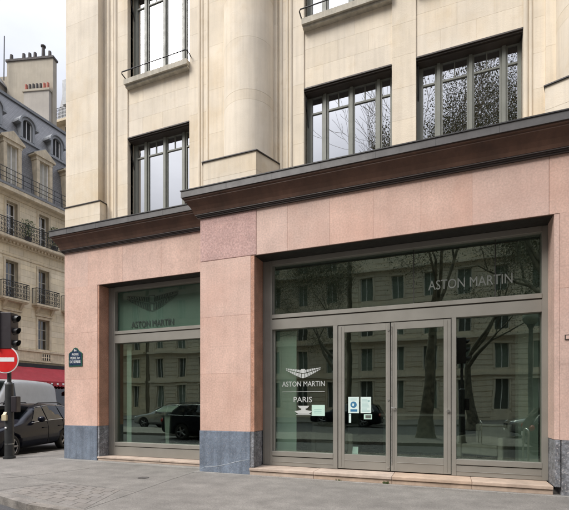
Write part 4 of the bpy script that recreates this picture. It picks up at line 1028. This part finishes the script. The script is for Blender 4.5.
# ================================================================ BUILDINGS ACROSS THE AVENUE (seen in the panes)
def far_building(x0, x1, hgt, label, m):
    b = thing('avenue_building', label, 'building', ((x0+x1)/2,-24,0), math.pi, world=False)
    w = (x1-x0); n = int(w/2.9); hs = []
    for i in range(n):
        c = -w/2+(i+.5)*w/n
        for k in range(int((hgt-5)/3.4)+1):
            z = 1.0+(0 if k == 0 else 1.2+k*3.4-1.0); hs.append((c-.55,c+.55,z,z+(2.6 if k == 0 else 2.2)))
    mb = MB(); wall_holes(mb, -w/2,w/2,0,hgt,0,hs,.35); mb.build('wall', m, b)
    tr_ = MB()
    for k in range(int((hgt-5)/3.4)+1):
        z = 1.2+k*3.4+2.75; tr_.box(-w/2,w/2,-.25 if k%2 == 0 else -.5,0,z,z+.22)
    for a,c,z0,z1 in hs: tr_.box(a-.15,a,-.06,0,z0,z1); tr_.box(c,c+.15,-.06,0,z0,z1); tr_.box(a-.2,c+.2,-.14,0,z1,z1+.18)
    for i in range(n+1):
        xa = -w/2+(i-.5)*w/n+.75; xb = -w/2+(i+.5)*w/n-.75; z = .3
        while z < hgt-1:
            if not (z > 4.1 and z < 4.6): tr_.box(max(-w/2,xa),min(w/2,xb),-.05,0,z,z+.40)
            z += .46
    tr_.build('stone_trim', m, b)
    for a,c,z0,z1 in hs[:100]:
        f = MB(); f.box(a,a+.06,.25,.3,z0,z1); f.box(c-.06,c,.25,.3,z0,z1); f.box((a+c)/2-.03,(a+c)/2+.03,.25,.3,z0,z1); fo = f.build('window', M['white'], b)
        MB().box(a,c,.31,.33,z0,z1).build('pane', M['room_light'] if int(abs(a)*7+z0*3)%3 else M['room_wall'], fo)
    MB().extr([(-.1,hgt),(1.2,hgt+3),(9,hgt+4),(9,hgt)], -w/2, w/2).build('roof', M['slate'], b)
    MB().box(-w/2,w/2,.4,9,0,hgt-.01).build('building_mass', m, b)
    return b
far_building(-62,-34,18,'pale stone building at the far left across the avenue, mirrored in the left window', M['oldstone'])
far_building(-33.5,-9,19.5,'pale stone building across the avenue, mirrored in the left shop window', M['cream_plain'])
far_building(-8.5,12,17,'grey white stone building across the avenue, mirrored in the doors', M['cream_plain'])
far_building(12.5,36,20,'ochre stone building across the avenue behind the lamp, mirrored in the right window', M['oldstone'])
# ================================================================ LIGHT, SKY, CAMERA
wd = bpy.data.worlds.new('World'); S.world = wd; wd.use_nodes = True; nt = wd.node_tree; N = nt.nodes; L = nt.links
sky = N.new('ShaderNodeTexSky'); sky.sky_type = 'NISHITA'; sky.sun_disc = False
EL, AZ = R(48), R(215)
sky.sun_elevation = EL; sky.sun_rotation = AZ; sky.air_density = 1.0; sky.dust_density = 4.0; sky.ozone_density = 1.0
hs = N.new('ShaderNodeHueSaturation'); hs.inputs['Saturation'].default_value = .22; hs.inputs['Value'].default_value = 1.0; L.new(sky.outputs[0], hs.inputs['Color'])
tc = N.new('ShaderNodeTexCoord'); mp = N.new('ShaderNodeMapping'); mp.inputs['Scale'].default_value = (1,1,2.4); L.new(tc.outputs['Generated'], mp.inputs[0])
ns = N.new('ShaderNodeTexNoise'); ns.inputs['Scale'].default_value = 2.2; ns.inputs['Detail'].default_value = 7; L.new(mp.outputs[0], ns.inputs['Vector'])
rr = N.new('ShaderNodeMapRange'); rr.inputs[1].default_value = .35; rr.inputs[2].default_value = .7; rr.inputs[3].default_value = .80; rr.inputs[4].default_value = 1.15; L.new(ns.outputs[0], rr.inputs[0])
vm = N.new('ShaderNodeVectorMath'); vm.operation = 'SCALE'; L.new(rr.outputs[0], vm.inputs['Scale'])
cm = N.new('ShaderNodeMix'); cm.data_type = 'RGBA'; cm.inputs[0].default_value = .78; L.new(hs.outputs[0], cm.inputs[6]); cm.inputs[7].default_value = (5.1,5.3,6.0,1)   # overcast veil over the sky texture
L.new(cm.outputs[2], vm.inputs[0])
sep = N.new('ShaderNodeSeparateXYZ'); L.new(tc.outputs['Generated'], sep.inputs[0])
pw = N.new('ShaderNodeMath'); pw.operation = 'POWER'; pw.use_clamp = False; mxz = N.new('ShaderNodeMath'); mxz.operation = 'MAXIMUM'; mxz.inputs[1].default_value = 0; L.new(sep.outputs['Z'], mxz.inputs[0])
L.new(mxz.outputs[0], pw.inputs[0]); pw.inputs[1].default_value = 3
zr = N.new('ShaderNodeMath'); zr.operation = 'MULTIPLY_ADD'; zr.inputs[1].default_value = 2.3; zr.inputs[2].default_value = .27; L.new(pw.outputs[0], zr.inputs[0])   # overcast sky: brighter overhead
ml = N.new('ShaderNodeMath'); ml.operation = 'MULTIPLY'; L.new(rr.outputs[0], ml.inputs[0]); L.new(zr.outputs[0], ml.inputs[1]); L.new(ml.outputs[0], vm.inputs['Scale'])
bg = N['Background']; L.new(vm.outputs[0], bg.inputs[0]); bg.inputs[1].default_value = .125
sl = bpy.data.lights.new('sun', 'SUN'); sl.energy = 1.5; sl.angle = R(25); sl.color = (1,.96,.9)
so = bpy.data.objects.new('sun', sl); COL.objects.link(so)
# sun direction: Nishita rotation measured clockwise from +Y
sd = Vector((math.sin(AZ)*math.cos(EL), math.cos(AZ)*math.cos(EL), math.sin(EL)))
so.rotation_euler = sd.to_track_quat('Z','Y').to_euler()
cam = bpy.data.cameras.new('camera'); co = bpy.data.objects.new('camera', cam); COL.objects.link(co)
co.location = (0,0,1.5); co.rotation_euler = (R(90),0,yw)
cam.sensor_width = 36; cam.lens = 420/569*36; cam.shift_y = (403-255)/569; cam.clip_end = 2000; cam.clip_start = .05
S.camera = co
S.view_settings.view_transform = 'Standard'; S.view_settings.look = 'None'; S.view_settings.gamma = 1; S.view_settings.use_curve_mapping = False
S.view_settings.exposure = 1.12
S.cycles.max_bounces = 8; S.cycles.transparent_max_bounces = 24
for o in list(bpy.data.objects):
    if '_w' in o: del o['_w']
